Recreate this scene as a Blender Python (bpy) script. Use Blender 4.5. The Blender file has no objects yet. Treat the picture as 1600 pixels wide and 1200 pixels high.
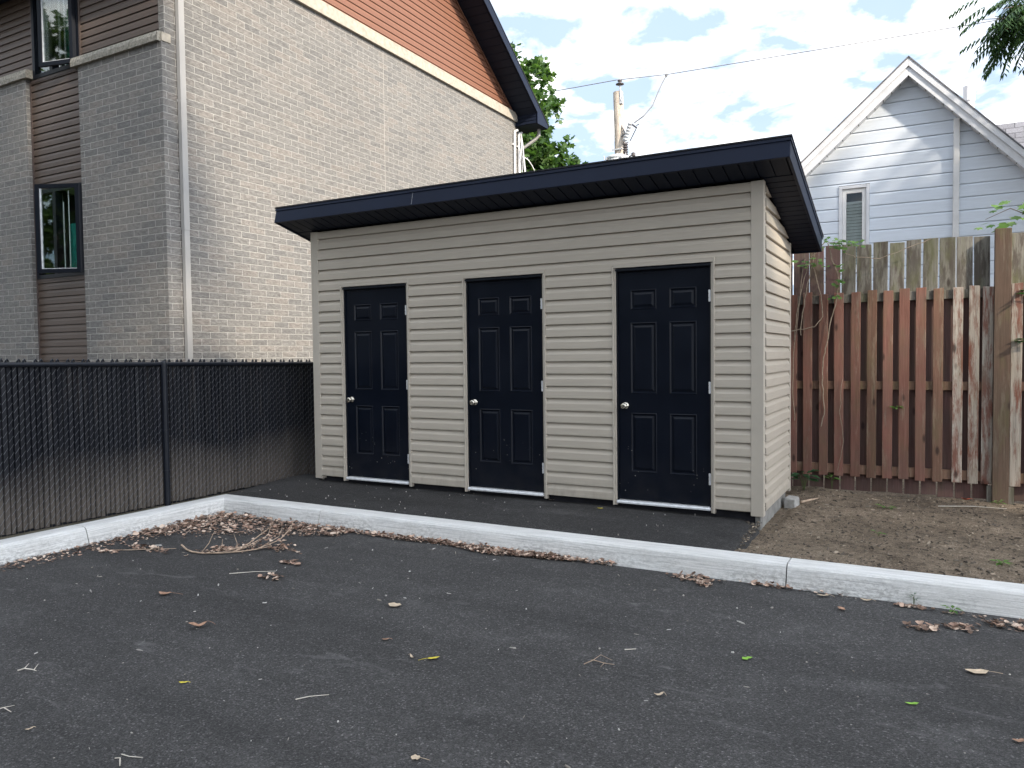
import bpy, bmesh, math, random
from mathutils import Vector, Matrix, noise

# ------------------------------------------------------------------ camera
scn = bpy.context.scene
COL = scn.collection
CAM = Vector((6.03433, -6.46166, 1.32371))
RT = Vector((0.877512, 0.479409, -0.011829))
UP = Vector((-0.007668, 0.03869, 0.999222))
FW = Vector((-0.479493, 0.876739, -0.037627))
cd = bpy.data.cameras.new("camera")
cam = bpy.data.objects.new("camera", cd)
COL.objects.link(cam)
cam.matrix_world = Matrix(((RT.x, UP.x, -FW.x, CAM.x), (RT.y, UP.y, -FW.y, CAM.y), (RT.z, UP.z, -FW.z, CAM.z), (0, 0, 0, 1)))
cd.sensor_width = 36.0
cd.lens = 1191.25 / 1600 * 36
cd.clip_end = 2000
scn.camera = cam

# ------------------------------------------------------------------ sky and sun
SUN = Vector((0.80, -0.37, 0.60)).normalized()
SKY_STRENGTH = 0.10
SUN_STRENGTH = 3.5
world = bpy.data.worlds.new("World")
scn.world = world
world.use_nodes = True
wt = world.node_tree
for n in list(wt.nodes):
    wt.nodes.remove(n)
wo = wt.nodes.new("ShaderNodeOutputWorld")
bg = wt.nodes.new("ShaderNodeBackground")
bg.inputs["Strength"].default_value = SKY_STRENGTH
sky = wt.nodes.new("ShaderNodeTexSky")
sky.sky_type = 'NISHITA'
sky.sun_disc = False
sky.sun_elevation = math.asin(SUN.z)
sky.sun_rotation = math.atan2(SUN.x, SUN.y)
sky.altitude = 100
sky.air_density = 1.0
sky.dust_density = 1.5
sky.ozone_density = 1.2
tc = wt.nodes.new("ShaderNodeTexCoord")
sep = wt.nodes.new("ShaderNodeSeparateXYZ")
wt.links.new(tc.outputs["Generated"], sep.inputs[0])


def wmath(op, a, b=None, c=None):
    n = wt.nodes.new("ShaderNodeMath")
    n.operation = op
    for i, v in enumerate((a, b, c)):
        if v is None:
            continue
        if isinstance(v, (int, float)):
            n.inputs[i].default_value = v
        else:
            wt.links.new(v, n.inputs[i])
    return n.outputs[0]


den = wmath('ADD', wmath('MAXIMUM', sep.outputs[2], 0.0), 0.22)
comb = wt.nodes.new("ShaderNodeCombineXYZ")
wt.links.new(wmath('DIVIDE', sep.outputs[0], den), comb.inputs[0])
wt.links.new(wmath('DIVIDE', sep.outputs[1], den), comb.inputs[1])
cn = wt.nodes.new("ShaderNodeTexNoise")
cn.inputs["Scale"].default_value = 5.6
cn.inputs["Detail"].default_value = 9
cn.inputs["Roughness"].default_value = 0.56
cn.inputs["Distortion"].default_value = 0.25
wt.links.new(comb.outputs[0], cn.inputs["Vector"])
cr = wt.nodes.new("ShaderNodeValToRGB")
cr.color_ramp.elements[0].position = 0.42
cr.color_ramp.elements[0].color = (0.04, 0.04, 0.04, 1)
cr.color_ramp.elements[1].position = 0.69
cr.color_ramp.elements[1].color = (1, 1, 1, 1)
wt.links.new(cn.outputs["Fac"], cr.inputs[0])
cn2 = wt.nodes.new("ShaderNodeTexNoise")
cn2.inputs["Scale"].default_value = 2.3
cn2.inputs["Detail"].default_value = 6
mp2 = wt.nodes.new("ShaderNodeMapping")
mp2.inputs["Location"].default_value = (5.3, 2.1, 0)
wt.links.new(comb.outputs[0], mp2.inputs[0])
wt.links.new(mp2.outputs[0], cn2.inputs["Vector"])
ccol = wt.nodes.new("ShaderNodeValToRGB")
ccol.color_ramp.elements[0].position = 0.36
ccol.color_ramp.elements[0].color = (9.8, 10.0, 10.8, 1)
ccol.color_ramp.elements[1].position = 0.55
ccol.color_ramp.elements[1].color = (13.9, 13.3, 12.4, 1)
wt.links.new(cn2.outputs["Fac"], ccol.inputs[0])
thin = wt.nodes.new("ShaderNodeMix")
thin.data_type = 'RGBA'
thin.inputs[0].default_value = 0.85
thin.inputs[7].default_value = (3.0, 4.0, 5.5, 1)
wt.links.new(sky.outputs[0], thin.inputs[6])
cmix = wt.nodes.new("ShaderNodeMix")
cmix.data_type = 'RGBA'
wt.links.new(cr.outputs[0], cmix.inputs[0])
wt.links.new(thin.outputs[2], cmix.inputs[6])
wt.links.new(ccol.outputs[0], cmix.inputs[7])
# thin cloud glows round the hidden sun
dotn = wt.nodes.new("ShaderNodeVectorMath")
dotn.operation = 'DOT_PRODUCT'
wt.links.new(tc.outputs["Generated"], dotn.inputs[0])
dotn.inputs[1].default_value = SUN
glow = wmath('ADD', wmath('MULTIPLY', wmath('POWER', wmath('MAXIMUM', dotn.outputs["Value"], 0.0), 5.0), 2.4), 1.0)
gm = wt.nodes.new("ShaderNodeVectorMath")
gm.operation = 'SCALE'
wt.links.new(cmix.outputs[2], gm.inputs[0])
wt.links.new(glow, gm.inputs["Scale"])
wt.links.new(gm.outputs[0], bg.inputs["Color"])
wt.links.new(bg.outputs[0], wo.inputs[0])

sd = bpy.data.lights.new("sun", 'SUN')
sd.energy = SUN_STRENGTH
sd.angle = math.radians(2.0)
sd.color = (1.0, 0.88, 0.72)
sun = bpy.data.objects.new("sun", sd)
COL.objects.link(sun)
sun.rotation_euler = (-SUN).to_track_quat('-Z', 'Y').to_euler()
sun.location = (20, -15, 25)

scn.view_settings.view_transform = 'Standard'
scn.view_settings.look = 'None'
scn.view_settings.gamma = 1
scn.view_settings.exposure = 1.12
scn.render.engine = 'CYCLES'
scn.cycles.max_bounces = 6
scn.cycles.transparent_max_bounces = 12

R = random.Random(7)

# ------------------------------------------------------------------ materials


class NT:
    def __init__(s, name, rough=0.8, spec=0.3):
        s.m = bpy.data.materials.new(name)
        s.m.use_nodes = True
        s.t = s.m.node_tree
        s.b = s.t.nodes["Principled BSDF"]
        s.b.inputs["Roughness"].default_value = rough
        s.b.inputs["Specular IOR Level"].default_value = spec
        s.tcn = s.t.nodes.new("ShaderNodeTexCoord")
        s.oi = None

    def L(s, a, b):
        s.t.links.new(a, b)

    def co(s, kind="Object", scale=(1, 1, 1), loc=(0, 0, 0), rnd=False, rot=(0, 0, 0)):
        m = s.t.nodes.new("ShaderNodeMapping")
        m.inputs["Scale"].default_value = scale
        m.inputs["Location"].default_value = loc
        m.inputs["Rotation"].default_value = rot
        src = s.tcn.outputs[kind]
        if rnd:
            a = s.t.nodes.new("ShaderNodeVectorMath")
            a.operation = 'ADD'
            k = s.t.nodes.new("ShaderNodeMath")
            k.operation = 'MULTIPLY'
            k.inputs[1].default_value = 37.0
            s.L(s.rand(), k.inputs[0])
            s.L(src, a.inputs[0])
            s.L(k.outputs[0], a.inputs[1])
            src = a.outputs[0]
        s.L(src, m.inputs[0])
        return m.outputs[0]

    def rand(s):
        if s.oi is None:
            s.oi = s.t.nodes.new("ShaderNodeObjectInfo")
        return s.oi.outputs["Random"]

    def island(s):
        g = s.t.nodes.new("ShaderNodeNewGeometry")
        return g.outputs["Random Per Island"]

    def noise(s, vec, scale, detail=4, rough=0.55, dist=0.0):
        n = s.t.nodes.new("ShaderNodeTexNoise")
        n.inputs["Scale"].default_value = scale
        n.inputs["Detail"].default_value = detail
        n.inputs["Roughness"].default_value = rough
        n.inputs["Distortion"].default_value = dist
        s.L(vec, n.inputs["Vector"])
        return n.outputs["Fac"]

    def voro(s, vec, scale, out="Distance", feature='F1'):
        n = s.t.nodes.new("ShaderNodeTexVoronoi")
        n.feature = feature
        n.inputs["Scale"].default_value = scale
        s.L(vec, n.inputs["Vector"])
        return n.outputs[out]

    def ramp(s, fac, stops, interp='LINEAR'):
        n = s.t.nodes.new("ShaderNodeValToRGB")
        n.color_ramp.interpolation = interp
        e = n.color_ramp.elements
        while len(e) < len(stops):
            e.new(0.5)
        for el, (p, c) in zip(e, stops):
            el.position = p
            if isinstance(c, (int, float)):
                c = (c, c, c)
            el.color = (*c, 1)
        s.L(fac, n.inputs[0])
        return n.outputs[0]

    def mix(s, fac, a, b, mode='MIX'):
        n = s.t.nodes.new("ShaderNodeMix")
        n.data_type = 'RGBA'
        n.blend_type = mode
        for i, v in ((0, fac), (6, a), (7, b)):
            if isinstance(v, (int, float)):
                n.inputs[i].default_value = v if i == 0 else (v, v, v, 1)
            elif isinstance(v, tuple):
                n.inputs[i].default_value = (*v, 1)
            else:
                s.L(v, n.inputs[i])
        return n.outputs[2]

    def math(s, op, a, b=0.0):
        n = s.t.nodes.new("ShaderNodeMath")
        n.operation = op
        n.use_clamp = False
        for i, v in enumerate((a, b)):
            if isinstance(v, (int, float)):
                n.inputs[i].default_value = v
            else:
                s.L(v, n.inputs[i])
        return n.outputs[0]

    def xyz(s, vec):
        n = s.t.nodes.new("ShaderNodeSeparateXYZ")
        s.L(vec, n.inputs[0])
        return n.outputs

    def color(s, c):
        if isinstance(c, tuple):
            s.b.inputs["Base Color"].default_value = (*c, 1)
        else:
            s.L(c, s.b.inputs["Base Color"])

    def rough(s, v):
        s.L(v, s.b.inputs["Roughness"])

    def bump(s, h, strength=0.3, dist=0.01):
        n = s.t.nodes.new("ShaderNodeBump")
        n.inputs["Strength"].default_value = strength
        n.inputs["Distance"].default_value = dist
        s.L(h, n.inputs["Height"])
        s.L(n.outputs[0], s.b.inputs["Normal"])


def shade(c, k):
    return tuple(x * k for x in c)


def m_plain(name, c, rough=0.6, spec=0.3, var=0.12, scale=6, metal=0.0):
    t = NT(name, rough, spec)
    v = t.co("Object")
    f = t.noise(v, scale, 5)
    t.color(t.ramp(f, [(0.3, shade(c, 1 - var)), (0.7, shade(c, 1 + var))]))
    t.b.inputs["Metallic"].default_value = metal
    return t.m


def m_siding(name, c, stretch=(1.2, 1.2, 30), rough=0.5, spec=0.35, grime=0.0):
    t = NT(name, rough, spec)
    g = t.noise(t.co("Object", stretch), 3, 4)
    b = t.noise(t.co("Object"), 1.1, 4)
    a = t.ramp(g, [(0.3, shade(c, 0.95)), (0.7, shade(c, 1.04))])
    a = t.mix(t.ramp(b, [(0.35, 0.0), (0.75, 0.35)]), a, shade(c, 0.86))
    if grime:
        z = t.xyz(t.co("Object"))[2]
        n = t.noise(t.co("Object", (9, 9, 3)), 2, 5)
        gz = t.math('MULTIPLY', t.ramp(z, [(0.0, 1.0), (0.35, 0.0)]), t.ramp(n, [(0.4, 0.0), (0.7, 1.0)]))
        a = t.mix(t.math('MULTIPLY', gz, grime), a, (0.12, 0.10, 0.075))
    t.color(a)
    t.bump(t.math('ADD', g, t.math('MULTIPLY', t.noise(t.co('Object'), 2.6, 2), 7.0)), 0.25, 0.003)
    return t.m


def m_brick(name):
    t = NT(name, 0.9, 0.15)
    uv = t.co("UV")
    # ragged edges: the split faces are not cut true
    wob = t.t.nodes.new("ShaderNodeTexNoise")
    wob.inputs["Scale"].default_value = 16
    wob.inputs["Detail"].default_value = 2
    t.L(uv, wob.inputs["Vector"])
    sub = t.t.nodes.new("ShaderNodeVectorMath")
    sub.operation = 'SUBTRACT'
    sub.inputs[1].default_value = (0.5, 0.5, 0.5)
    t.L(wob.outputs["Color"], sub.inputs[0])
    sc = t.t.nodes.new("ShaderNodeVectorMath")
    sc.operation = 'SCALE'
    sc.inputs["Scale"].default_value = 0.008
    t.L(sub.outputs[0], sc.inputs[0])
    ad = t.t.nodes.new("ShaderNodeVectorMath")
    t.L(uv, ad.inputs[0])
    t.L(sc.outputs[0], ad.inputs[1])
    vec = ad.outputs[0]

    def bricks(c1, c2, mo, bias=0.0):
        br = t.t.nodes.new("ShaderNodeTexBrick")
        br.offset = 0.5
        br.inputs["Scale"].default_value = 1.0
        br.inputs["Brick Width"].default_value = 0.285
        br.inputs["Row Height"].default_value = 0.0885
        br.inputs["Mortar Size"].default_value = 0.0050
        br.inputs["Mortar Smooth"].default_value = 0.25
        br.inputs["Bias"].default_value = bias
        br.inputs["Color1"].default_value = (*c1, 1)
        br.inputs["Color2"].default_value = (*c2, 1)
        br.inputs["Mortar"].default_value = (*mo, 1)
        t.L(vec, br.inputs["Vector"])
        return br
    b1 = bricks((0.182, 0.177, 0.169), (0.216, 0.207, 0.195), (0.50, 0.48, 0.44))
    rnd = bricks((0, 0, 0), (1, 1, 1), (0.5, 0.5, 0.5))
    big = t.noise(uv, 0.7, 4, 0.6)
    tint = t.mix(t.ramp(rnd.outputs["Color"], [(0.6, 0.0), (0.95, 0.28)]), b1.outputs["Color"], (0.245, 0.205, 0.176))
    tint = t.mix(t.ramp(rnd.outputs["Color"], [(0.02, 0.28), (0.25, 0.0)]), tint, (0.135, 0.134, 0.136))
    tint = t.mix(t.ramp(big, [(0.35, 0.20), (0.65, 0.0)]), tint, (0.14, 0.135, 0.13))
    face = t.noise(t.co("UV", (1, 2.0, 1), rot=(0, 0, 0.6)), 15, 6, 0.68, 0.7)
    fine = t.noise(uv, 110, 3, 0.6)
    tint = t.mix(0.55, tint, t.ramp(face, [(0.32, 0.45), (0.5, 1.0), (0.68, 1.6)]), 'MULTIPLY')
    tint = t.mix(0.4, tint, t.ramp(fine, [(0.3, 0.6), (0.7, 1.35)]), 'MULTIPLY')
    tint = t.mix(b1.outputs["Fac"], tint, (0.43, 0.42, 0.39))
    t.color(tint)
    h = t.math('ADD', t.math('MULTIPLY', t.math('SUBTRACT', 1.0, b1.outputs["Fac"]), 1.0), t.math('MULTIPLY', face, 0.9))
    t.bump(h, 1.0, 0.022)
    return t.m


def m_asphalt(name, base=0.042, dusty=1.0):
    t = NT(name, 0.85, 0.35)
    v = t.co("Object")
    big = t.noise(v, 0.5, 5, 0.6)
    med = t.noise(v, 4.0, 6, 0.7)
    grit = t.noise(v, 190, 3, 0.7)
    cell = t.voro(v, 130, "Color")
    cellv = t.xyz(cell)[0]
    dist = t.voro(v, 130, "Distance")
    c = t.ramp(big, [(0.3, shade((base * 1.04, base, base * 0.97), 0.8)), (0.7, shade((base * 1.04, base, base * 0.97), 1.25))])
    c = t.mix(0.8, c, t.ramp(cellv, [(0.0, 0.55), (0.6, 1.0), (0.93, 1.5), (0.995, 3.2)]), 'MULTIPLY')
    c = t.mix(0.9, c, t.ramp(grit, [(0.3, 0.35), (0.5, 0.95), (0.7, 1.9)]), 'MULTIPLY')
    dust = t.math('MULTIPLY', t.ramp(med, [(0.5, 0.0), (0.78, 0.30)]), t.ramp(t.noise(v, 1.3, 3), [(0.42, 0.0), (0.62, 1.0)]))
    c = t.mix(t.math('MULTIPLY', dust, dusty), c, (0.21, 0.205, 0.2))
    lane = t.noise(t.co("Object", (0.35, 2.2, 1), rot=(0, 0, 0.5)), 1.1, 5, 0.6, 0.6)
    c = t.mix(0.7, c, t.ramp(lane, [(0.3, 0.72), (0.5, 1.0), (0.7, 1.32)]), 'MULTIPLY')
    scuff = t.noise(t.co("Object", (1.1, 3.4, 1), rot=(0, 0, 0.35)), 1.9, 6, 0.72, 0.8)
    c = t.mix(t.math('MULTIPLY', t.ramp(scuff, [(0.60, 0.0), (0.78, 0.6)]), dusty), c, (0.20, 0.195, 0.19))
    t.color(c)
    t.rough(t.ramp(med, [(0.3, 0.72), (0.7, 0.95)]))
    t.bump(t.math('ADD', t.math('SUBTRACT', 1.0, dist), grit), 0.85, 0.006)
    return t.m


def m_concrete_kerb(name):
    t = NT(name, 0.9, 0.2)
    uv = t.co("UV")
    st = t.noise(t.co("UV", (1.6, 44, 1)), 1.5, 5, 0.6, 0.8)
    blot = t.noise(uv, 2.2, 6, 0.62)
    pit = t.noise(uv, 70, 3, 0.6)
    c = t.ramp(st, [(0.32, (0.43, 0.43, 0.42)), (0.5, (0.63, 0.625, 0.60)), (0.68, (0.72, 0.715, 0.695))])
    c = t.mix(t.ramp(blot, [(0.45, 0.0), (0.75, 0.35)]), c, (0.40, 0.39, 0.36))
    c = t.mix(0.3, c, t.ramp(pit, [(0.25, 0.62), (0.5, 1.05)]), 'MULTIPLY')
    v = t.xyz(uv)[1]
    foot = t.ramp(v, [(0.60, 0.0), (0.86, 1.0)])
    sp = t.noise(t.co("UV", (1, 1, 1)), 24, 6, 0.75)
    sp2 = t.noise(uv, 1.7, 3)
    dirt = t.math('MULTIPLY', t.math('MULTIPLY', foot, t.ramp(sp, [(0.46, 0.0), (0.56, 1.0)])), t.ramp(sp2, [(0.35, 0.15), (0.6, 1.0)]))
    c = t.mix(t.math('MULTIPLY', dirt, 0.48), c, (0.09, 0.085, 0.07))
    t.color(c)
    t.bump(t.math('ADD', st, pit), 0.35, 0.006)
    return t.m


def m_dirt(name):
    t = NT(name, 0.95, 0.1)
    v = t.co("Object")
    a = t.noise(v, 1.6, 6, 0.65)
    b = t.noise(v, 14, 8, 0.78)
    g = t.noise(v, 90, 4, 0.7)
    c = t.ramp(a, [(0.3, (0.115, 0.090, 0.066)), (0.55, (0.180, 0.142, 0.104)), (0.75, (0.235, 0.188, 0.140))])
    c = t.mix(0.85, c, t.ramp(b, [(0.3, 0.35), (0.5, 1.05), (0.7, 1.7)]), 'MULTIPLY')
    c = t.mix(0.9, c, t.ramp(g, [(0.3, 0.40), (0.5, 1.0), (0.7, 2.0)]), 'MULTIPLY')
    vs = t.co("Object", (1, 0.55, 1), rot=(0, 0, 0.5))
    cell = t.xyz(t.voro(vs, 85, "Color"))[1]
    d = t.voro(vs, 85, "Distance")
    chip = t.math('MULTIPLY', t.ramp(cell, [(0.93, 0.0), (0.95, 1.0)]), t.ramp(d, [(0.2, 1.0), (0.32, 0.0)]))
    c = t.mix(t.math('MULTIPLY', chip, 0.75), c, (0.42, 0.36, 0.29))
    t.color(c)
    t.bump(t.math('ADD', b, g), 0.9, 0.02)
    return t.m


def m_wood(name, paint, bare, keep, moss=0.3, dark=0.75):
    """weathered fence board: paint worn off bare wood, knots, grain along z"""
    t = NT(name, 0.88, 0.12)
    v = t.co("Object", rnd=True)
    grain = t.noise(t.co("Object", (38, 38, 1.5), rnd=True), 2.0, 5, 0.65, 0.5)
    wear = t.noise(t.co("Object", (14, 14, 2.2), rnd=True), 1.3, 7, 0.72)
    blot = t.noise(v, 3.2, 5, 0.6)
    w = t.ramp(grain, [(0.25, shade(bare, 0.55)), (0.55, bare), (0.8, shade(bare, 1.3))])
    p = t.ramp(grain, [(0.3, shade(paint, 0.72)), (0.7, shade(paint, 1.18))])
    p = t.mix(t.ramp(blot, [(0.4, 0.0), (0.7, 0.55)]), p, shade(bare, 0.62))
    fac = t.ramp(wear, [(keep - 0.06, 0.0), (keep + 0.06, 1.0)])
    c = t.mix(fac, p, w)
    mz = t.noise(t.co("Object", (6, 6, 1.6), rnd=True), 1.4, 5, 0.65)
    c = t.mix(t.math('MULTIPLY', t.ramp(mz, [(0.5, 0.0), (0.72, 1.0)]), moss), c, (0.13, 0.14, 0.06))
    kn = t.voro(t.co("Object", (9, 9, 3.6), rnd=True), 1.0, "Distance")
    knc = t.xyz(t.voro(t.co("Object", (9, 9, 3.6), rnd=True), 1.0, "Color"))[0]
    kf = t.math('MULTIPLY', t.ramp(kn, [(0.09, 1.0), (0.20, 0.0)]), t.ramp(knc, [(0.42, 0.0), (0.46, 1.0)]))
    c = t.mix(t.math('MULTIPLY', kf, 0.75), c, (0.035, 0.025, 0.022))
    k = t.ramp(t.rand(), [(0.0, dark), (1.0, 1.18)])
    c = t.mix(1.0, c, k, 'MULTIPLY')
    t.color(c)
    t.bump(grain, 0.45, 0.004)
    return t.m


def m_leaf(name, cols, trans=0.35, rough=0.55):
    t = NT(name, rough, 0.25)
    n = len(cols)
    c = t.ramp(t.island(), [((i + 0.5) / n, k) for i, k in enumerate(cols)])
    t.color(c)
    tr = t.t.nodes.new("ShaderNodeBsdfTranslucent")
    t.L(t.mix(1.0, c, (1.3, 1.5, 0.6), 'MULTIPLY'), tr.inputs[0])
    mx = t.t.nodes.new("ShaderNodeMixShader")
    mx.inputs[0].default_value = trans
    out = t.t.nodes["Material Output"]
    t.L(t.b.outputs[0], mx.inputs[1])
    t.L(tr.outputs[0], mx.inputs[2])
    t.L(mx.outputs[0], out.inputs[0])
    return t.m


def m_islands(name, cols, rough=0.85, spec=0.15):
    t = NT(name, rough, spec)
    n = len(cols)
    t.color(t.ramp(t.island(), [((i + 0.5) / n, k) for i, k in enumerate(cols)], 'CONSTANT' if n > 6 else 'LINEAR'))
    return t.m


def m_bark(name, c):
    t = NT(name, 0.95, 0.1)
    g = t.noise(t.co("Object", (14, 14, 2)), 2.2, 6, 0.7)
    t.color(t.ramp(g, [(0.3, shade(c, 0.5)), (0.7, shade(c, 1.3))]))
    t.bump(g, 0.6, 0.02)
    return t.m


def m_slats(name):
    """black privacy slats with dust blown up from the ground"""
    t = NT(name, 0.5, 0.22)
    isl = t.island()
    base = t.ramp(isl, [(0.0, (0.007, 0.008, 0.011)), (0.5, (0.010, 0.011, 0.015)), (1.0, (0.016, 0.017, 0.020))])
    v = t.co("Object")
    z = t.xyz(v)[2]
    n = t.noise(t.co("Object", (1, 1.0, 1)), 1.4, 5, 0.6)
    zz = t.math('ADD', z, t.math('MULTIPLY', t.math('SUBTRACT', n, 0.5), 0.55))
    d = t.ramp(zz, [(0.02, 1.0), (0.22, 0.62), (0.5, 0.0)])
    fine = t.noise(t.co("Object", (1, 6, 3)), 9, 5, 0.7)
    d = t.math('MULTIPLY', d, t.ramp(fine, [(0.25, 0.5), (0.6, 1.0)]))
    c = t.mix(t.math('MULTIPLY', d, 0.66), base, (0.150, 0.128, 0.108))
    st = t.noise(t.co("Object", (1, 14, 0.7)), 2.0, 4, 0.6)
    c = t.mix(t.ramp(st, [(0.56, 0.0), (0.75, 0.28)]), c, (0.10, 0.085, 0.07))
    t.color(c)
    t.rough(t.math('ADD', 0.38, t.math('MULTIPLY', d, 0.5)))
    return t.m


def m_door(name):
    t = NT(name, 0.36, 0.22)
    v = t.co("Object", rnd=True)
    f = t.noise(v, 3.0, 5, 0.6)
    base = t.ramp(f, [(0.3, (0.0016, 0.0034, 0.0084)), (0.75, (0.0028, 0.0052, 0.0118))])
    z = t.xyz(t.co("Object"))[2]
    cell = t.xyz(t.voro(v, 34, "Color"))[0]
    d = t.voro(v, 34, "Distance")
    cl = t.noise(v, 3.4, 2)
    spk = t.math('MULTIPLY', t.ramp(cell, [(0.72, 0.0), (0.74, 1.0)]), t.ramp(d, [(0.13, 1.0), (0.20, 0.0)]))
    spk = t.math('MULTIPLY', spk, t.math('MULTIPLY', t.ramp(cl, [(0.50, 0.0), (0.58, 1.0)]), t.ramp(z, [(0.30, 1.0), (0.62, 0.0)])))
    c = t.mix(t.math('MULTIPLY', spk, 0.8), base, (0.34, 0.33, 0.30))
    dust = t.math('MULTIPLY', t.ramp(z, [(0.0, 0.30), (0.45, 0.0)]), t.ramp(t.noise(v, 7, 5), [(0.4, 0.2), (0.65, 1.0)]))
    c = t.mix(t.math('MULTIPLY', dust, 0.25), c, (0.12, 0.11, 0.095))
    t.color(c)
    t.rough(t.ramp(f, [(0.3, 0.32), (0.7, 0.46)]))
    return t.m


def m_glass_dark(name, tint=(0.02, 0.026, 0.026)):
    t = NT(name, 0.04, 0.6)
    t.color(tint)
    t.b.inputs["IOR"].default_value = 1.5
    tr = t.t.nodes.new("ShaderNodeBsdfTransparent")
    tr.inputs[0].default_value = (0.90, 0.95, 0.93, 1)
    fr = t.t.nodes.new("ShaderNodeFresnel")
    fr.inputs[0].default_value = 1.6
    gl = t.t.nodes.new("ShaderNodeBsdfGlossy")
    gl.inputs["Roughness"].default_value = 0.02
    mx = t.t.nodes.new("ShaderNodeMixShader")
    t.L(t.math('ADD', t.math('MULTIPLY', fr.outputs[0], 0.85), 0.02), mx.inputs[0])
    t.L(tr.outputs[0], mx.inputs[1])
    t.L(gl.outputs[0], mx.inputs[2])
    t.L(mx.outputs[0], t.t.nodes["Material Output"].inputs[0])
    return t.m


def m_shingle(name, c, row=0.14, w=0.3):
    t = NT(name, 0.95, 0.1)
    br = t.t.nodes.new("ShaderNodeTexBrick")
    br.inputs["Scale"].default_value = 1.0
    br.inputs["Brick Width"].default_value = w
    br.inputs["Row Height"].default_value = row
    br.inputs["Mortar Size"].default_value = 0.006
    br.inputs["Color1"].default_value = (*shade(c, 0.8), 1)
    br.inputs["Color2"].default_value = (*shade(c, 1.2), 1)
    br.inputs["Mortar"].default_value = (*shade(c, 0.3), 1)
    t.L(t.co("UV"), br.inputs["Vector"])
    t.color(t.mix(0.6, br.outputs["Color"], t.ramp(t.noise(t.co("UV"), 40, 3), [(0.3, 0.6), (0.7, 1.3)]), 'MULTIPLY'))
    t.bump(br.outputs["Fac"], 0.4, 0.01)
    return t.m


M = {}
M['tan'] = m_siding('tan_vinyl', (0.445, 0.398, 0.330), grime=0.5)
M['tantrim'] = m_plain('tan_trim', (0.445, 0.402, 0.338), 0.5, 0.35, 0.05, 3)
M['door'] = m_door('black_door_paint')
M['fascia'] = m_plain('black_aluminium', (0.0068, 0.0115, 0.0270), 0.42, 0.15, 0.12, 1.2)
M['soffit'] = m_plain('black_soffit', (0.0090, 0.0135, 0.0270), 0.55, 0.15, 0.12, 2)
M['blk'] = m_plain('black_metal', (0.006, 0.008, 0.013), 0.4, 0.3, 0.15, 8)
M['silver'] = m_plain('bright_metal', (0.62, 0.62, 0.62), 0.34, 0.5, 0.1, 12, 0.85)
M['zinc'] = m_plain('zinc_plate', (0.66, 0.67, 0.68), 0.45, 0.5, 0.12, 30, 0.35)
M['brass'] = m_plain('satin_nickel', (0.60, 0.56, 0.48), 0.25, 0.5, 0.06, 12, 0.95)
M['shing'] = m_shingle('dark_shingle', (0.03, 0.03, 0.034))
M['shadedark'] = m_plain('shade_dark', (0.018, 0.018, 0.022), 0.8, 0.2, 0.3, 10)
M['cbase'] = m_plain('concrete_base', (0.24, 0.235, 0.22), 0.95, 0.15, 0.25, 9)
M['brick'] = m_brick('grey_split_brick')
M['stone'] = m_plain('pale_stone', (0.37, 0.335, 0.28), 0.9, 0.15, 0.18, 14)
M['roughstone'] = m_plain('rough_stone', (0.27, 0.255, 0.22), 0.95, 0.1, 0.4, 34)
M['brown'] = m_siding('brown_siding', (0.082, 0.058, 0.045), rough=0.45)
M['copper'] = m_siding('copper_siding', (0.200, 0.094, 0.060), rough=0.5)
M['browntrim'] = m_plain('brown_trim', (0.085, 0.064, 0.056), 0.5, 0.3, 0.08, 4)
M['winframe'] = m_plain('window_frame', (0.005, 0.007, 0.012), 0.45, 0.2, 0.1, 4)
M['glass'] = m_glass_dark('window_glass')
M['interior'] = m_plain('dim_room', (0.06, 0.085, 0.075), 0.9, 0.1, 0.3, 2)
M['curtain'] = m_plain('curtain', (0.36, 0.40, 0.37), 0.9, 0.1, 0.15, 9)
M['tealcloth'] = m_plain('teal_cloth', (0.03, 0.30, 0.25), 0.9, 0.1, 0.3, 12)
M['downspout'] = m_plain('cream_downspout', (0.345, 0.335, 0.32), 0.45, 0.35, 0.05, 2)
M['mortar'] = m_plain('joint_sealant', (0.5, 0.48, 0.44), 0.8, 0.2, 0.08, 20)
M['white'] = m_plain('white_pvc', (0.72, 0.72, 0.72), 0.45, 0.35, 0.08, 6)
M['whitesiding'] = m_siding('white_siding', (0.69, 0.75, 0.83), (1, 1, 12), 0.55, 0.3)
M['whitetrim'] = m_plain('white_trim', (0.70, 0.715, 0.75), 0.5, 0.3, 0.10, 5)
M['greyshing'] = m_shingle('grey_shingle', (0.20, 0.20, 0.22), 0.14, 0.33)
M['blind'] = m_plain('window_blind', (0.80, 0.83, 0.84), 0.8, 0.2, 0.15, 7)
M['asphalt'] = m_asphalt('asphalt', 0.047)
M['pad'] = m_asphalt('asphalt_pad', 0.030, 0.7)
M['kerb'] = m_concrete_kerb('kerb_concrete')
M['dirt'] = m_dirt('bare_dirt')
M['soil'] = m_plain('soil', (0.09, 0.08, 0.06), 0.95, 0.1, 0.4, 3)
M['slats'] = m_slats('privacy_slats')
M['wire'] = m_plain('black_wire', (0.15, 0.155, 0.17), 0.35, 0.5, 0.3, 20)
M['red'] = m_wood('red_stained_board', (0.210, 0.103, 0.080), (0.25, 0.18, 0.14), 0.62, 0.25)
M['redbrown'] = m_wood('brown_stained_board', (0.190, 0.108, 0.078), (0.24, 0.18, 0.13), 0.58, 0.35)
M['worn'] = m_wood('worn_red_board', (0.215, 0.095, 0.070), (0.40, 0.36, 0.31), 0.49, 0.15)
M['grey'] = m_wood('grey_weathered_board', (0.100, 0.085, 0.072), (0.215, 0.205, 0.178), 0.50, 0.7)
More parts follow.
